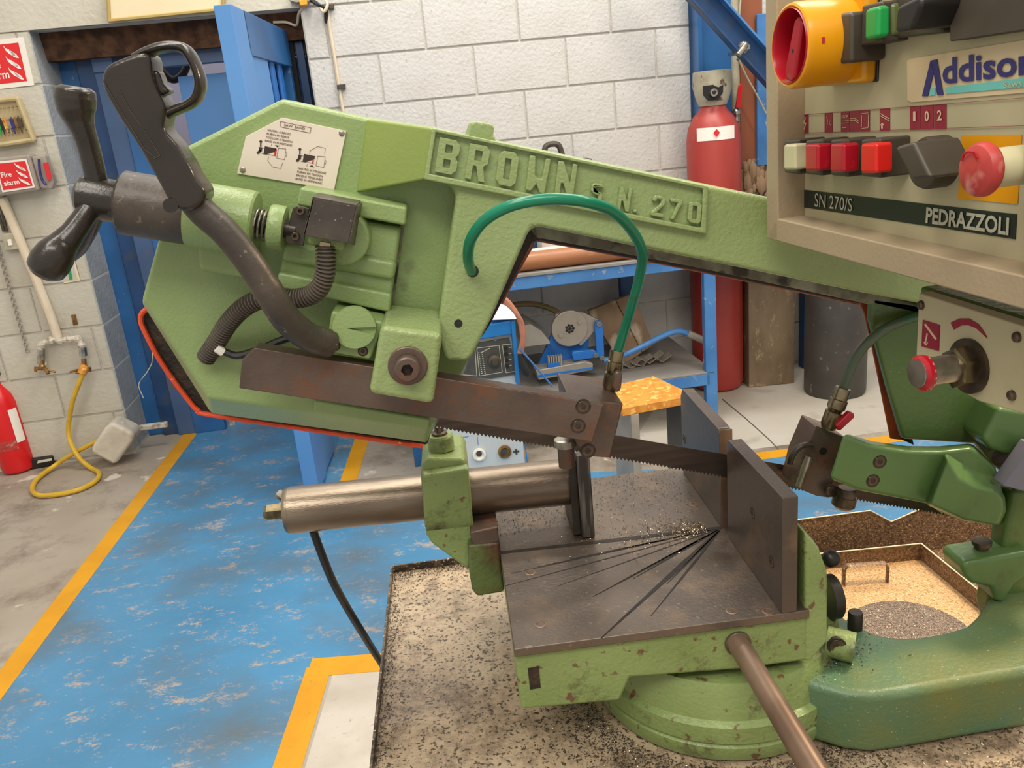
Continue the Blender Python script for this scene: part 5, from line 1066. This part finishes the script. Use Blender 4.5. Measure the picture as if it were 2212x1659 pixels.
# ---- turret and base arm
tcn = Vector((-.03, -.06, HT)); 
def tl(px, py, w): return (T(px, py, w) - Vector((tcn.x, tcn.y, HT + w))).length
obj('turret', G().lathe(tcn + Vector((0, 0, -.166)), (0, 0, 1), [(0, .150), (.010, .153), (.018, .153), (.020, .150), (.022, .150), (.024, .153), (.044, .153), (.048, .146), (.080, .142), (.090, .138)], 72), 'green_dirty', saw)
armt = [(1470, 1440), (1640, 1446), (1700, 1456), (1760, 1478), (1830, 1497), (1885, 1502), (1950, 1494), (2100, 1468), (2240, 1446), (2240, 1260), (2160, 1256), (2146, 1270), (2132, 1292), (2110, 1325), (2085, 1348), (2040, 1361), (1985, 1371), (1940, 1373), (1895, 1366), (1850, 1345), (1810, 1320), (1700, 1300), (1480, 1320)]
topa = [T(x, y, -.092) for x, y in armt]; bota = [Vector((p_.x, p_.y, HT - .169)) for p_ in topa]
arm = obj('base_arm', G().prism(topa, bota), 'teal', saw, bevel=.010, bseg=4, label='thick curved base arm in worn green paint')
# pivot column rising at the right
colp = [(2172, 1150), (2190, 1060), (2330, 1040), (2330, 1480), (2212, 1450), (2142, 1345), (2134, 1310), (2145, 1270), (2162, 1220)]
obj('pivot_column', G().prism([V(x, y, -.085) for x, y in colp], Vector((0, .03, 0))), 'green_dark', saw, bevel=.008, bseg=4)
obj('bolt_boss', G().prism([V(x, y, -.100) for x, y in ((2078, 1222), (2092, 1212), (2150, 1204), (2230, 1190), (2230, 1240), (2195, 1262), (2170, 1305), (2150, 1300), (2140, 1272), (2100, 1262), (2082, 1248))], Vector((0, .045, 0))), 'green_arm', saw, bevel=.006, bseg=4)
bb = V(2118, 1206, -.078); g = G(); g.lathe(bb + Vector((0, 0, .002)), (0, 0, 1), [(0, .0095), (.008, .0095), (.0081, .001)], 6); obj('lock_nut', g, 'silver', saw, smooth=0); obj('adjusting_bolt', G().lathe(bb + Vector((0, 0, .009)), (0, 0, 1), [(0, .0055), (.006, .0055), (.0061, .0085), (.010, .0085), (.0105, .0110), (.015, .0110), (.0151, .001)], 24), 'bolt', saw)
# clamp linkage beside the fence support
obj('link_plate', G().lathe(V(1786, 1290, -.10), (1, 0, 0), [(0, .026), (.010, .026), (.012, .024), (.0121, .001)], 36), 'steel_dark', saw)
obj('clamp_link', G().cyl(V(1785, 1385, -.15), V(1846, 1400, -.165), .0170, 24), 'green_dirty', saw)
cap_screw('cap_screw', V(1808, 1397, -.17), .0085, (-.3, -1, 0), 'bolt', saw)
obj('clamp_pin', G().lathe(V(1846, 1375, -.11), (0, 0, 1), [(0, .0085), (.032, .0085), (.034, .0075), (.0341, .001)], 24), 'steel_dark', saw)
obj('stop_knob', G().sphere(V(1795, 1207, -.08), .011, 14), 'blackp', saw)
# ---- right guide arm
VR = -.095
ga_ = obj('guide_arm', G().prism([V(x, y, VR) for x, y in ((1822, 936), (1880, 960), (1960, 973), (2030, 974), (2100, 966), (2150, 1010), (2168, 1070), (2171, 1100), (2157, 1135), (2080, 1124), (2030, 1106), (2005, 1088), (1853, 1059), (1792, 1034))], [V(x, y, VR + .035) for x, y in ((1826, 936), (1884, 952), (1960, 962), (2030, 962), (2100, 956), (2150, 1008), (2166, 1068), (2169, 1098), (2155, 1133), (2078, 1122), (2028, 1104), (2003, 1086), (1851, 1057), (1792, 1030))]), 'green_arm', saw, bevel=.005, bseg=3)
obj('arm_knuckle', G().prism([V(x, y, VR - .018) for x, y in ((2048, 990), (2070, 1035), (2110, 1052), (2150, 1060), (2166, 1078), (2170, 1102), (2156, 1134), (2082, 1122), (2010, 1090))], [V(x, y, VR + .004) for x, y in ((2040, 976), (2090, 1000), (2130, 1020), (2160, 1050), (2172, 1074), (2174, 1104), (2158, 1138), (2082, 1126), (1998, 1090))]), 'green_arm', saw, bevel=.004, bseg=3)
for x, y in ((1901, 998), (1886, 1039)): cap_screw('cap_screw', V(x, y, VR - .0005), .0066, (0, -1, 0), 'bolt', ga_)
gb2 = obj('guide_block', G().prism([V(x, y, -.045) for x, y in ((1762, 920), (1780, 926), (1824, 943), (1808, 1010), (1792, 1076), (1764, 1072), (1716, 1052), (1732, 990))], Vector((0, .040, 0))), 'steel_brown', saw, bevel=.0015)
obj('guide_hook', G().tube(smooth_path([V(x, y, -.05) for x, y in ((1756, 962), (1738, 961), (1721, 971), (1710, 988), (1706, 1002))], 5), .0035, 10), 'steel_dark', gb2)
obj('guide_rod', G().cyl(V(1748, 985, -.048), V(1724, 1050, -.048), .0045, 12), 'silver', gb2)
cap_screw('cap_screw', V(1796, 1061, -.055), .0065, (0, -1, 0), 'bolt', gb2)
g = G(); g.lathe(V(1830, 1054, -.06), (-.2, 0, -1), [(0, .010), (.004, .012), (.010, .012), (.0101, .0135), (.022, .0135), (.026, .009)], 24); obj('guide_roller', g, 'bolt', gb2)
disc_y('block_hole', (1778, 975), .0045, -.0456, -.04, 'blackp', gb2, n=16)
v2 = thing('coolant_valve', '', 'x', V(1790, 900, -.05))
for k_ in ('label', 'category'): del v2[k_]
v2.parent = saw; v2.location = WL[v2.name] - WL['band_saw']
valve(V(1788, 926, -.05), V(1822, 838, -.05), v2, .0095)
obj('valve_lever', G().prism([V(x, y, -.065) for x, y in ((1806, 920), (1836, 890), (1846, 894), (1847, 902), (1816, 931), (1810, 930))], Vector((0, .008, 0))), 'redk', v2, bevel=.003, label='red valve lever')
obj('coolant_hose', G().tube(smooth_path([V(*p_) for p_ in ((1822, 838, -.05), (1832, 810, -.055), (1850, 770, -.06), (1880, 735, -.065), (1920, 706, -.065), (1965, 688, -.06), (2010, 676, -.055))], 8), .0056, 14), 'hose_dirty', saw, label='dirty green coolant hose on the right')
# pieces between column and arm at the right edge
obj('pivot_lug', G().prism([V(x, y, -.09) for x, y in ((2160, 880), (2300, 900), (2300, 1010), (2190, 990), (2140, 970), (2124, 950))], Vector((0, .05, 0))), 'green_arm', saw, bevel=.006, bseg=3)
obj('threaded_rod', G().cyl(V(2160, 985, -.08), V(2195, 1000, -.08), .012, 16), 'steel_brown', saw)
obj('grey_bracket', G().prism([V(x, y, -.12) for x, y in ((2166, 1050), (2230, 960), (2300, 980), (2300, 1080), (2212, 1062))], Vector((0, .02, 0))), 'grey_p', saw, bevel=.002)
# ---- control box on the right
ang = math.radians(-5); BD = Vector((math.sin(ang), math.cos(ang), 0)); BN = Vector((-math.cos(ang), math.sin(ang), 0))   # direction along the box, outward normal
BP = V(1656, 515, -.128) - BN * .028
def K(x, y, off=0): return pl(x, y, BP + BN * off, BN)
kx = lambda name, px, off, dep, m, parent, **k: obj(name, G().prism([K(x, y, off) for x, y in px], BN * -dep), m, parent, **k)
RO = .028
op = [K(x, y, RO) for x, y in ((1652, -120), (1656, 515), (2400, 722), (2400, -330))]
ctl = obj('control_box', G().prism([p_ - BN * (RO + .0005) for p_ in op], BN * -.12), 'box', saw, bevel=.002)
def rim(px): return obj('box_rim', G().prism([K(x, y, RO) for x, y in px], BN * -RO), 'box', ctl, bevel=.0015)
rim([(1652, -120), (1656, 515), (1680, 521), (1677, -120)]); rim([(1656, 515), (2400, 722), (2400, 640), (2212, 596), (1678, 472), (1672, 480)]); rim([(2213, 640), (2400, 690), (2400, -200), (2218, -200)])
fas = obj('fascia', G().prism([K(x, y, .0008) for x, y in ((1680, -120), (1680, 470), (2260, 580), (2260, -120))], BN * -.001), 'fascia', ctl, smooth=0)
E1 = -BD; UP = Vector((0, 0, 1))
def kflat(name, px, m, off=.0012, par=None, **k): return obj(name, G().prism([K(x, y, off) for x, y in px], BN * -.0004), m, par or fas, smooth=0, **k)
def kc(x, y): return (1640 + x / 2.552, y / 2.552)
def kk(*a): return [kc(x, y) for x, y in a]
# main switch
mc = K(1704, 100, .058); mr = (K(1704, 6, .058) - K(1704, 195, .058)).length / 2
ms = obj('main_switch', G().prism([mc - BN * .045 + E1 * a + UP * b for a, b in ((-mr * 1.02, -mr * 1.02), (mr * 1.0, -mr * 1.02), (mr * 1.0, mr * 1.1), (-mr * 1.02, mr * 1.1))], BN * -.0125), 'yellow', ctl, bevel=.004, bseg=3, label='yellow base of the main switch')
obj('switch_gasket', G().prism([mc - BN * .0555 + E1 * a + UP * b for a, b in ((-mr * 1.02, -mr * 1.02), (mr * 1.06, -mr * 1.02), (mr * 1.06, mr * 1.1), (-mr * 1.02, mr * 1.1))], BN * -.002), 'blackp', ms, bevel=.001)
obj('switch_collar', G().lathe(mc - BN * .045, BN, [(0, mr), (.040, mr), (.044, mr * .97), (.045, mr * .92), (.044, mr * .88), (.004, mr * .88), (.0041, .001)], 48), 'yellow', ms)
obj('switch_cup', G().lathe(mc - BN * .036, BN, [(0, .001), (0, mr * .84), (.035, mr * .89), (.0365, mr * .86), (.034, mr * .83), (.004, mr * .80), (.003, .002)], 40), 'redk', ms)
d_ = (E1 * .35 + UP * 1).normalized(); e_ = d_.cross(BN)
kn = []
for a, b in ((-.95, .20), (-.80, .34), (0, .30), (.62, .26), (.80, 0), (.62, -.26), (0, -.30), (-.80, -.34), (-.95, -.2)): kn.append(mc - BN * .004 - d_ * mr * a * -.9 + e_ * mr * b * .8)
obj('switch_handle', G().prism(kn, BN * -.028), 'redk', ms, bevel=.006, bseg=3)
obj('handle_hole', G().cyl(mc - BN * .0038 - d_ * mr * .12, mc - BN * .006 - d_ * mr * .12, .0016, 12), 'blackp', ms)
obj('collar_slot', G().prism([pl(x, y, mc + E1 * mr * .86, E1 + BN * .45) for x, y in ((1760, 82), (1782, 80), (1782, 93), (1762, 95))], E1 * -.004), 'redk', ms)
def kb_(name, px, off, dep, m, par=None, **k): return obj(name, G().prism([K(x, y, off) for x, y in px], BN * -dep), m, par or ctl, **k)
kb_('relay_block', [(1803, 30), (1838, 26), (1838, 136), (1801, 140)], .030, .029, 'dk', bevel=.003)
kb_('relay_block', [(1836, 28), (1856, 26), (1856, 100), (1836, 104)], .018, .018, 'dk', bevel=.003)
pbk = kb_('push_button', [(1861, 12), (1905, 2), (1905, 92), (1858, 101)], .022, .022, 'dk', bevel=.002, label='green start button in a dark housing')
kb_('button_cap', [(1867, 20), (1897, 12), (1896, 81), (1866, 89)], .030, .010, 'greenb', pbk, bevel=.003)
kb_('button_hood', [(1897, 8), (1925, 4), (1925, 80), (1896, 84)], .016, .012, 'clear', pbk, bevel=.004)
kb_('selector_knob', [(1935, 14), (1985, -10), (1990, 10), (1968, 66), (1930, 72)], .040, .036, 'blackp', bevel=.006)
kb_('relay_block', [(1925, -20), (2036, -30), (2036, 72), (1925, 84)], .010, .010, 'dk', bevel=.002)
kb_('display_housing', [(2052, -40), (2240, -60), (2240, 62), (2051, 90)], .012, .012, 'dk', bevel=.001, label='dark blank display panel')
# labels
yt = lambda x: 250 - (x - 1712) * .0775; yb = lambda x: 288.5 - (x - 1712) * .0345
bp_ = []
for x0, x1 in ((232, 270), (360, 402), (450, 495), (499, 551), (555, 608), (664, 719), (830, 888), (893, 960), (965, 1030)):
    a_, b_ = 1640 + x0 / 2.552, 1640 + x1 / 2.552; bp_.append([K(a_, yt(a_), .0014), K(b_, yt(b_), .0014), K(b_, yb(b_), .0014), K(a_, yb(a_), .0014)])
    kflat('symbol_label', [(a_, yt(a_)), (b_, yt(b_)), (b_, yb(b_)), (a_, yb(a_))], 'maroon', .0014)
kf = lambda x, y: K(x, y, .0016)
prints('label_line', strip_px([(1712, 250), (2212, 211.3)], kf, .9) + strip_px([(1712, 288.5), (2212, 271.3)], kf, .9), 'maroon', fas, .0002, kind='stuff')
kt = lambda s_, q, m, b=.0, par=None: text('lettering', s_, [K(x, y, .0018) for x, y in q], m, par or fas, b, .0003)
kt('1', kk((850, 615), (863, 613), (864, 668), (850, 669)), 'sticker', .02); kt('0', kk((915, 612), (936, 610), (937, 668), (914, 669)), 'sticker', .02); kt('2', kk((983, 608), (1008, 606), (1008, 663), (982, 665)), 'sticker', .02)
kt('STOP', kk((457, 636), (490, 633), (490, 650), (456, 653)), 'sticker', .02)
ks = lambda pts, w: strip_px(kk(*pts), lambda x, y: K(x, y, .0018), w)
I_ = ks([(255, 648), (246, 684), (258, 678), (248, 715)], 1.6) + ks([(372, 640), (378, 665), (374, 712)], .5) + ks([(395, 665), (385, 678), (396, 692)], .5) + ks([(452, 668), (494, 665)], .8) + ks([(452, 680), (494, 677)], .8) + ks([(460, 704), (480, 702)], 1.2)
I_ += ks([(500, 655), (525, 652), (550, 668)], 1) + ks([(500, 665), (525, 662), (550, 680)], 1) + ks([(566, 626), (600, 622)], 1) + ks([(566, 708), (600, 704)], 1) + ks([(603, 630), (601, 700)], .6) + ks([(565, 635), (563, 700)], .6) + ks([(668, 626), (716, 655)], 1) + ks([(668, 638), (716, 667)], 1) + ks([(677, 708), (677, 688)], 3) + ks([(668, 692), (677, 680), (687, 692)], 1.4)
prints('symbol_drawing', I_, 'sticker', fas, .0002, kind='stuff')
st2 = kflat('brand_sticker', [(1959, 131), (1967, 127), (2240, 82), (2240, 198), (1968, 221), (1960, 216)], 'sticker', .0016)
prints('brand_mark', [[K(x, y, .0022) for x, y in q] for q in ([(1992, 208), (2004, 208), (2018, 150), (2010, 131)], [(2010, 131), (2024, 128), (2038, 205), (2025, 206), (2016, 152)])], 'navy', st2, .0002, kind='stuff')
text('brand_lettering', 'ddison', [K(x, y, .0022) for x, y in ((2036, 127), (2238, 98), (2238, 160), (2037, 183))], 'navy', st2, .025, .0003)
kflat('brand_stripe', [(2041, 189), (2240, 165), (2240, 186), (2043, 203)], 'cyan', .0022, st2)
kflat('brand_stripe', [(2010, 191), (2020, 190), (2020, 205), (2007, 207)], 'cyan', .0022, st2)
text('brand_lettering', 'Saws', [K(x, y, .0026) for x, y in ((2168, 177), (2208, 172), (2208, 186), (2168, 190))], 'sticker', st2, .0, .0003)
sp2 = kflat('name_strip', [(1711, 407), (2196, 463), (2193, 517), (1710, 444)], 'strip', .0014)
text('strip_lettering', 'SN 270/S', [K(x, y, .0018) for x, y in ((1761, 417), (1842, 429), (1841, 457), (1760, 446))], 'lightgrey', sp2, .0, .0003)
text('strip_lettering', 'PEDRAZZOLI', [K(x, y, .0018) for x, y in ((2002, 447), (2181, 470), (2179, 509), (2000, 482))], 'lightgrey', sp2, .03, .0003)
# push buttons
for (x0, x1, y0, y1, m, lb_) in ((1692, 1717, 312, 367, 'cream', 'cream push button, leftmost of the row'), (1738, 1766, 312, 370, 'redk', 'red push button, second of the row'), (1792, 1822, 311, 373, 'redk', 'red push button, third of the row'), (1858, 1892, 310, 375, 'red', 'bright red push button at the right of the row')):
    pb_ = kb_('push_button', [(x0 + 1, y0 - 9), (x1 + 8, y0 - 11), (x1 + 8, y1 + 10), (x0 + 1, y1 + 6)], .026, .026, 'dk', bevel=.002, label=lb_)
    kb_('button_cap', [(x0, y0), (x1, y0), (x1, y1), (x0, y1)], .036, .014, m, pb_, bevel=.0025, bseg=3)
# rotary selector
rc_ = K(1996, 353, .016); rr_ = (K(1996, 296, .016) - K(1996, 410, .016)).length / 2
rs = obj('rotary_selector', G().lathe(rc_ - BN * .016, BN, [(0, rr_), (.014, rr_), (.017, rr_ * .93), (.0171, .001)], 36), 'dk', ctl)
kb_('selector_handle', [(1931, 318), (1972, 306), (2010, 384), (1969, 390)], .046, .034, 'dk', rs, bevel=.0025)
# emergency stop
kflat('stop_plate', [(2077, 292), (2207, 291), (2198, 441), (2069, 429)], 'yellow', .0014, None, label='square yellow emergency stop plate')
ec = K(2098, 369, .052); er = (K(2098, 309, .052) - K(2098, 429, .052)).length / 2
es = obj('emergency_stop', G().lathe(ec - BN * .052, BN, [(0, er * .74), (.038, er * .72), (.040, er * .66), (.045, er * .62)], 36), 'cream', ctl, label='beige collar of the emergency stop')
obj('mushroom_head', G().lathe(ec - BN * .010, BN, [(0, .001), (0, er * .93), (.002, er), (.005, er * .99), (.0075, er * .90), (.0095, er * .62), (.0100, er * .3), (.0101, .001)], 40), 'redm', es, label='faded red mushroom button')
prints('turn_arrow', strip_px([(2078, 348), (2082, 334), (2092, 328), (2104, 330), (2112, 342)], lambda x, y: K(x, y, .0525), 4), 'redk', es, .0006)
# ---- feed valve panel under the box
PO = -.012
fp_ = obj('valve_panel', G().prism([K(x, y, PO) for x, y in ((1984, 632), (2330, 742), (2330, 940), (2205, 893), (2115, 868), (2045, 828), (1978, 770))], BN * -.012), 'fascia', saw, bevel=.0015, label='cream panel carrying the feed valve')
obj('panel_backing', G().prism([K(x, y, PO - .012) for x, y in ((1986, 618), (2330, 722), (2330, 930), (2100, 860), (1990, 760))], BN * -.05), 'green_dark', saw, bevel=.003)
for x, y in ((1991, 659), (2198, 728), (2187, 854)): obj('panel_screw', G().lathe(K(x, y, PO), BN, [(0, .0038), (.002, .0034), (.003, .002), (.0031, .001)], 16), 'bolt', fp_)
pk = lambda px, m, nm_: obj(nm_, G().prism([K(x, y, PO + .0008) for x, y in px], BN * -.0006), m, fp_, smooth=0)
pk([(1993, 691), (2029, 702), (2027, 758), (1990, 748)], 'maroon', 'symbol_label')
prints('symbol_drawing', strip_px([(1998, 700), (2022, 733)], lambda x, y: K(x, y, PO + .001), 4) + strip_px([(2003, 720), (1999, 742)], lambda x, y: K(x, y, PO + .001), 2.5) + strip_px([(1996, 738), (2000, 746), (2004, 740)], lambda x, y: K(x, y, PO + .001), 2), 'sticker', fp_, .0002, kind='stuff')
arc = [(2053, 697), (2072, 688), (2092, 688), (2112, 700), (2124, 716), (2132, 731), (2122, 722), (2108, 709), (2090, 702), (2075, 703), (2060, 712)]
pk(arc, 'maroon', 'arc_mark')
v0_ = K(2095, 790, PO); hx_ = None
rr0 = ray(1984, 800); n0 = BN.cross(rr0).cross(rr0); tt = (CAM - v0_).dot(n0) / BN.dot(n0); hx_ = v0_ + BN * tt
axv = (hx_ - v0_).normalized()
fv = obj('feed_valve', G().lathe(v0_, axv, [(-.004, .0205), (.003, .0205), (.0032, .016)], 32), 'bolt', saw, label='feed control valve with knurled knob')
obj('valve_nut', G().lathe(v0_ + axv * .003, axv, [(0, .0155), (.010, .0155), (.011, .013)], 6), 'brass', fv, smooth=0)
obj('valve_neck', G().lathe(v0_ + axv * .013, axv, [(0, .0105), (.03, .0105)], 24), 'silver', fv)
L3 = (hx_ - v0_).length
g = G(); vs_ = []; n = 60
for h_ in (.036, L3 - .004):
    for j in range(n):
        a_ = 2 * math.pi * j / n; rr2 = .0128 + (.0007 if j % 4 < 2 else -.0004); x_ = UP - axv * UP.dot(axv); x_.normalize(); y_ = axv.cross(x_); vs_.append(v0_ + axv * h_ + (x_ * math.cos(a_) + y_ * math.sin(a_)) * rr2)
g.add(vs_, [[j, (j + 1) % n, n + (j + 1) % n, n + j] for j in range(n)] + [list(range(n - 1, -1, -1)), list(range(n, 2 * n))]); obj('knurled_knob', g, 'knob', fv, smooth=20)
obj('knob_cap', G().lathe(hx_ - axv * .005, axv, [(0, .0132), (.004, .0132), (.006, .011), (.0061, .001)], 32), 'redk', fv, label='red end cap of the feed knob')

# ================================================================== DRIP TRAY AND SWARF
TW = -.170; tz = HT + TW
dt = thing('drip_tray', 'wide beige sheet metal drip tray littered with chips under the saw', 'tray', (0, 0, tz - .03))
xl_, xr_, yf_, yb_ = -.452, .72, -.62, .290; wx0, wy0 = .085, -.10
def tb(name, lo, hi, m, **k): return obj(name, G().box(lo, hi), m, dt, **k)
tb('tray_floor', (xl_, yf_, tz - .004), (wx0, yb_, tz), 'tray', bevel=0); tb('tray_floor', (wx0, yf_, tz - .004), (xr_, wy0, tz), 'tray', bevel=0)
tb('tray_rim', (xl_ - .003, yf_, tz - .05), (xl_, yb_, tz + .012), 'tray_edge'); tb('tray_rim', (xl_, yb_, tz - .05), (wx0 + .11, yb_ + .003, tz + .012), 'tray_edge')
tb('tray_rim', (xl_, yf_ - .003, tz - .05), (xr_, yf_, tz + .012), 'tray_edge'); tb('tray_rim', (xr_, yf_, tz - .1), (xr_ + .003, yb_, tz + .012), 'tray_edge')
wz = tz - .085
tb('well_floor', (wx0, wy0, wz - .004), (xr_, yb_, wz), 'swarf', bevel=0); tb('well_wall', (wx0, wy0, wz), (wx0 + .003, yb_, tz), 'swarf'); tb('well_wall', (wx0, wy0, wz), (xr_, wy0 + .003, tz), 'swarf')
pk_ = [V(x, y, yb_ - .004) for x, y in ((1700, 1126), (1745, 1120), (1880, 1103), (1925, 1127), (1992, 1098), (2090, 1088), (2300, 1070))]
obj('well_wall', G().prism(pk_ + [Vector((pk_[-1].x, pk_[-1].y, wz)), Vector((pk_[0].x, pk_[0].y, wz))], Vector((0, .003, 0))), 'swarf', dt)
obj('well_wall_edge', G().tube(pk_, .0012, 6), 'sticker', dt)
g = G(); n = 800
def chips(name, n, place, size, label, par=None, m='chips'):
    g = G()
    for i in range(n):
        p_ = place(); s_ = random.uniform(*size); a_ = random.uniform(0, 6.28); b_ = random.uniform(-.6, .6)
        d1_ = Vector((math.cos(a_), math.sin(a_), b_ * .4)) * s_; d2_ = Vector((-math.sin(a_), math.cos(a_), b_)) * s_ * .35; u3 = Vector((0, 0, s_ * .4))
        g.add([p_ - d1_, p_ + d1_, p_ + d2_, p_ + u3], [[0, 1, 2], [0, 1, 3], [1, 2, 3], [2, 0, 3]])
    o = obj(name, g, m, par, smooth=0, kind='stuff')
    if not par: tag(o, label, 'metal chips')
    return o
R = random.uniform
def near_piv():
    t_ = abs(random.gauss(0, .45)); return Vector((-.02 - t_ * .22 * R(.2, 1), R(-.004, .012) + random.gauss(0, .006 + .03 * t_), HT + .0006)) 
def tabl(p_): return Vector((min(max(p_.x, -.28), -.001), min(max(p_.y, -.19), .19), p_.z))
chips('metal_chips', 1500, lambda: tabl(near_piv()), (.0006, .0020), 'bright saw chips heaped along the saw slot on the table')
chips('metal_chips', 700, lambda: tabl(Vector((R(-.16, -.01), .02 + .17 * R(0, 1) ** .6, HT + .0006))), (.0006, .0016), 'dark specks of swarf scattered on the rear half of the table', m='groove')
chips('metal_chips', 500, lambda: tabl(Vector((R(-.28, -.18), R(.05, .13), HT + .0006))), (.0006, .0016), 'small chips scattered on the table below the vice cylinder', m='rubble')
def tl_():
    k_ = R(0, 1)
    if k_ < .45: return Vector((xl_ + abs(random.gauss(0, .012)), R(-.4, yb_), tz + .001))
    if k_ < .75: return Vector((R(xl_, -.25), yb_ - abs(random.gauss(0, .015)), tz + .001))
    return Vector((-.15 + random.gauss(0, .07), -.28 + random.gauss(0, .05), tz + .001))
chips('metal_chips', 3000, tl_, (.0008, .0024), 'dark and bright chips drifted along the left rim of the drip tray', m='rubble')
chips('metal_chips', 6000, lambda: Vector((R(-.02, .6), -.255 - abs(random.gauss(0, .07)), tz + .001)), (.0010, .0030), 'brown swarf spread over the tray in front of the base arm', m='swarf')
chips('metal_chips', 2000, lambda: Vector((R(-.20, .5), -.265 + random.gauss(0, .045), tz + .001)), (.0008, .0026), 'bright chips piled on the tray in front of the turret')
def ring():
    a_ = math.radians(R(175, 330)); q_ = .158 + abs(random.gauss(0, .035)); return Vector((tcn.x + math.cos(a_) * q_, tcn.y + math.sin(a_) * q_, tz + .001))
chips('metal_chips', 5000, ring, (.0007, .0024), 'dark swarf drifted around the foot of the round turret', m='rubble')
chips('metal_chips', 1200, ring, (.0006, .0018), 'bright specks among the swarf around the round turret')
chips('metal_chips', 2500, lambda: Vector((.035 + random.gauss(0, .034), -.145 + random.gauss(0, .016), HT - .0905 + R(0, .004))), (.0008, .0026), 'dark swarf heaped on the base arm under the clamp link', m='rubble')
chips('metal_chips', 700, lambda: Vector((.03 + random.gauss(0, .035), -.15 + random.gauss(0, .022), HT - .0895)), (.0006, .0018), 'chips gathered on the base arm beside the clamp link')
chips('metal_chips', 2500, lambda: Vector((R(wx0 + .01, .5), R(.0, yb_ - .01), wz + .001)), (.0006, .0020), 'golden chips covering the sunken well behind the base arm')
# inner swarf tray with handle and mesh
iz = wz + .012
si = thing('swarf_tray', 'gold chip covered lift out tray with a loop handle and round mesh', 'tray', (.25, .1, wz))
A0, A1, A2, A3 = T(1795, 1187, iz - HT + .030), T(1990, 1174, iz - HT + .030), T(2140, 1296, iz - HT + .030), T(2120, 1400, iz - HT + .030)
A4 = Vector((.10, -.08, iz + .03)); A5 = Vector((.10, A0.y, iz + .03))
rimp = [A5, A1, A2 + (A2 - A1) * .5, A4 + Vector((.3, 0, 0)), A4]
fl_ = [Vector((p_.x, p_.y, iz)) for p_ in rimp]
obj('tray_floor', G().prism(fl_, Vector((0, 0, -.003))), 'swarf_gold', si, smooth=0)
for i in range(len(rimp)):
    a_, b_ = rimp[i], rimp[(i + 1) % len(rimp)]; n_ = (b_ - a_).cross(UP).normalized() * -.002
    obj('tray_wall', G().prism([a_, b_, Vector((b_.x, b_.y, iz)), Vector((a_.x, a_.y, iz))], n_), 'swarf', si); 
    if i < 2: obj('tray_edge', G().tube([a_, b_], .0012, 6), 'board', si)
h0, h1 = T(1822, 1262, iz - HT), T(1916, 1256, iz - HT); hh = .034
obj('tray_handle', G().tube([h0, h0 + UP * (hh - .006), h0 + UP * hh + (h1 - h0) * .06, h1 + UP * hh - (h1 - h0) * .06, h1 + UP * (hh - .006), h1], .0060, 8, flat=((0, 1, 0), .3)), 'swarf', si, label='bent strip loop handle')
mcn = T(1965, 1372, iz - HT)
g = G(); mr2 = (T(1965, 1302, iz - HT) - mcn).length
g.add([mcn + Vector((math.cos(i * math.pi / 24) * mr2, math.sin(i * math.pi / 24) * mr2, .0012)) for i in range(48)] + [mcn + Vector((math.cos(i * math.pi / 24) * mr2, math.sin(i * math.pi / 24) * mr2, 0)) for i in range(48)], [list(range(48))] + [[i, (i + 1) % 48, 48 + (i + 1) % 48, 48 + i] for i in range(48)])
obj('mesh_disc', g, 'mesh', si, smooth=0, label='round woven wire strainer')
# stand below the tray
sd = thing('saw_stand', 'steel cabinet stand carrying the drip tray', 'stand', (0, 0, 0))
obj('cabinet_body', G().box((-.30, -.40, 0), (.60, .12, wz - .008)), 'green_dark', sd, bevel=.004)
obj('top_frame', G().box((-.30, -.40, wz - .008), (.08, .12, tz - .005)), 'green_dark', sd, bevel=.002)
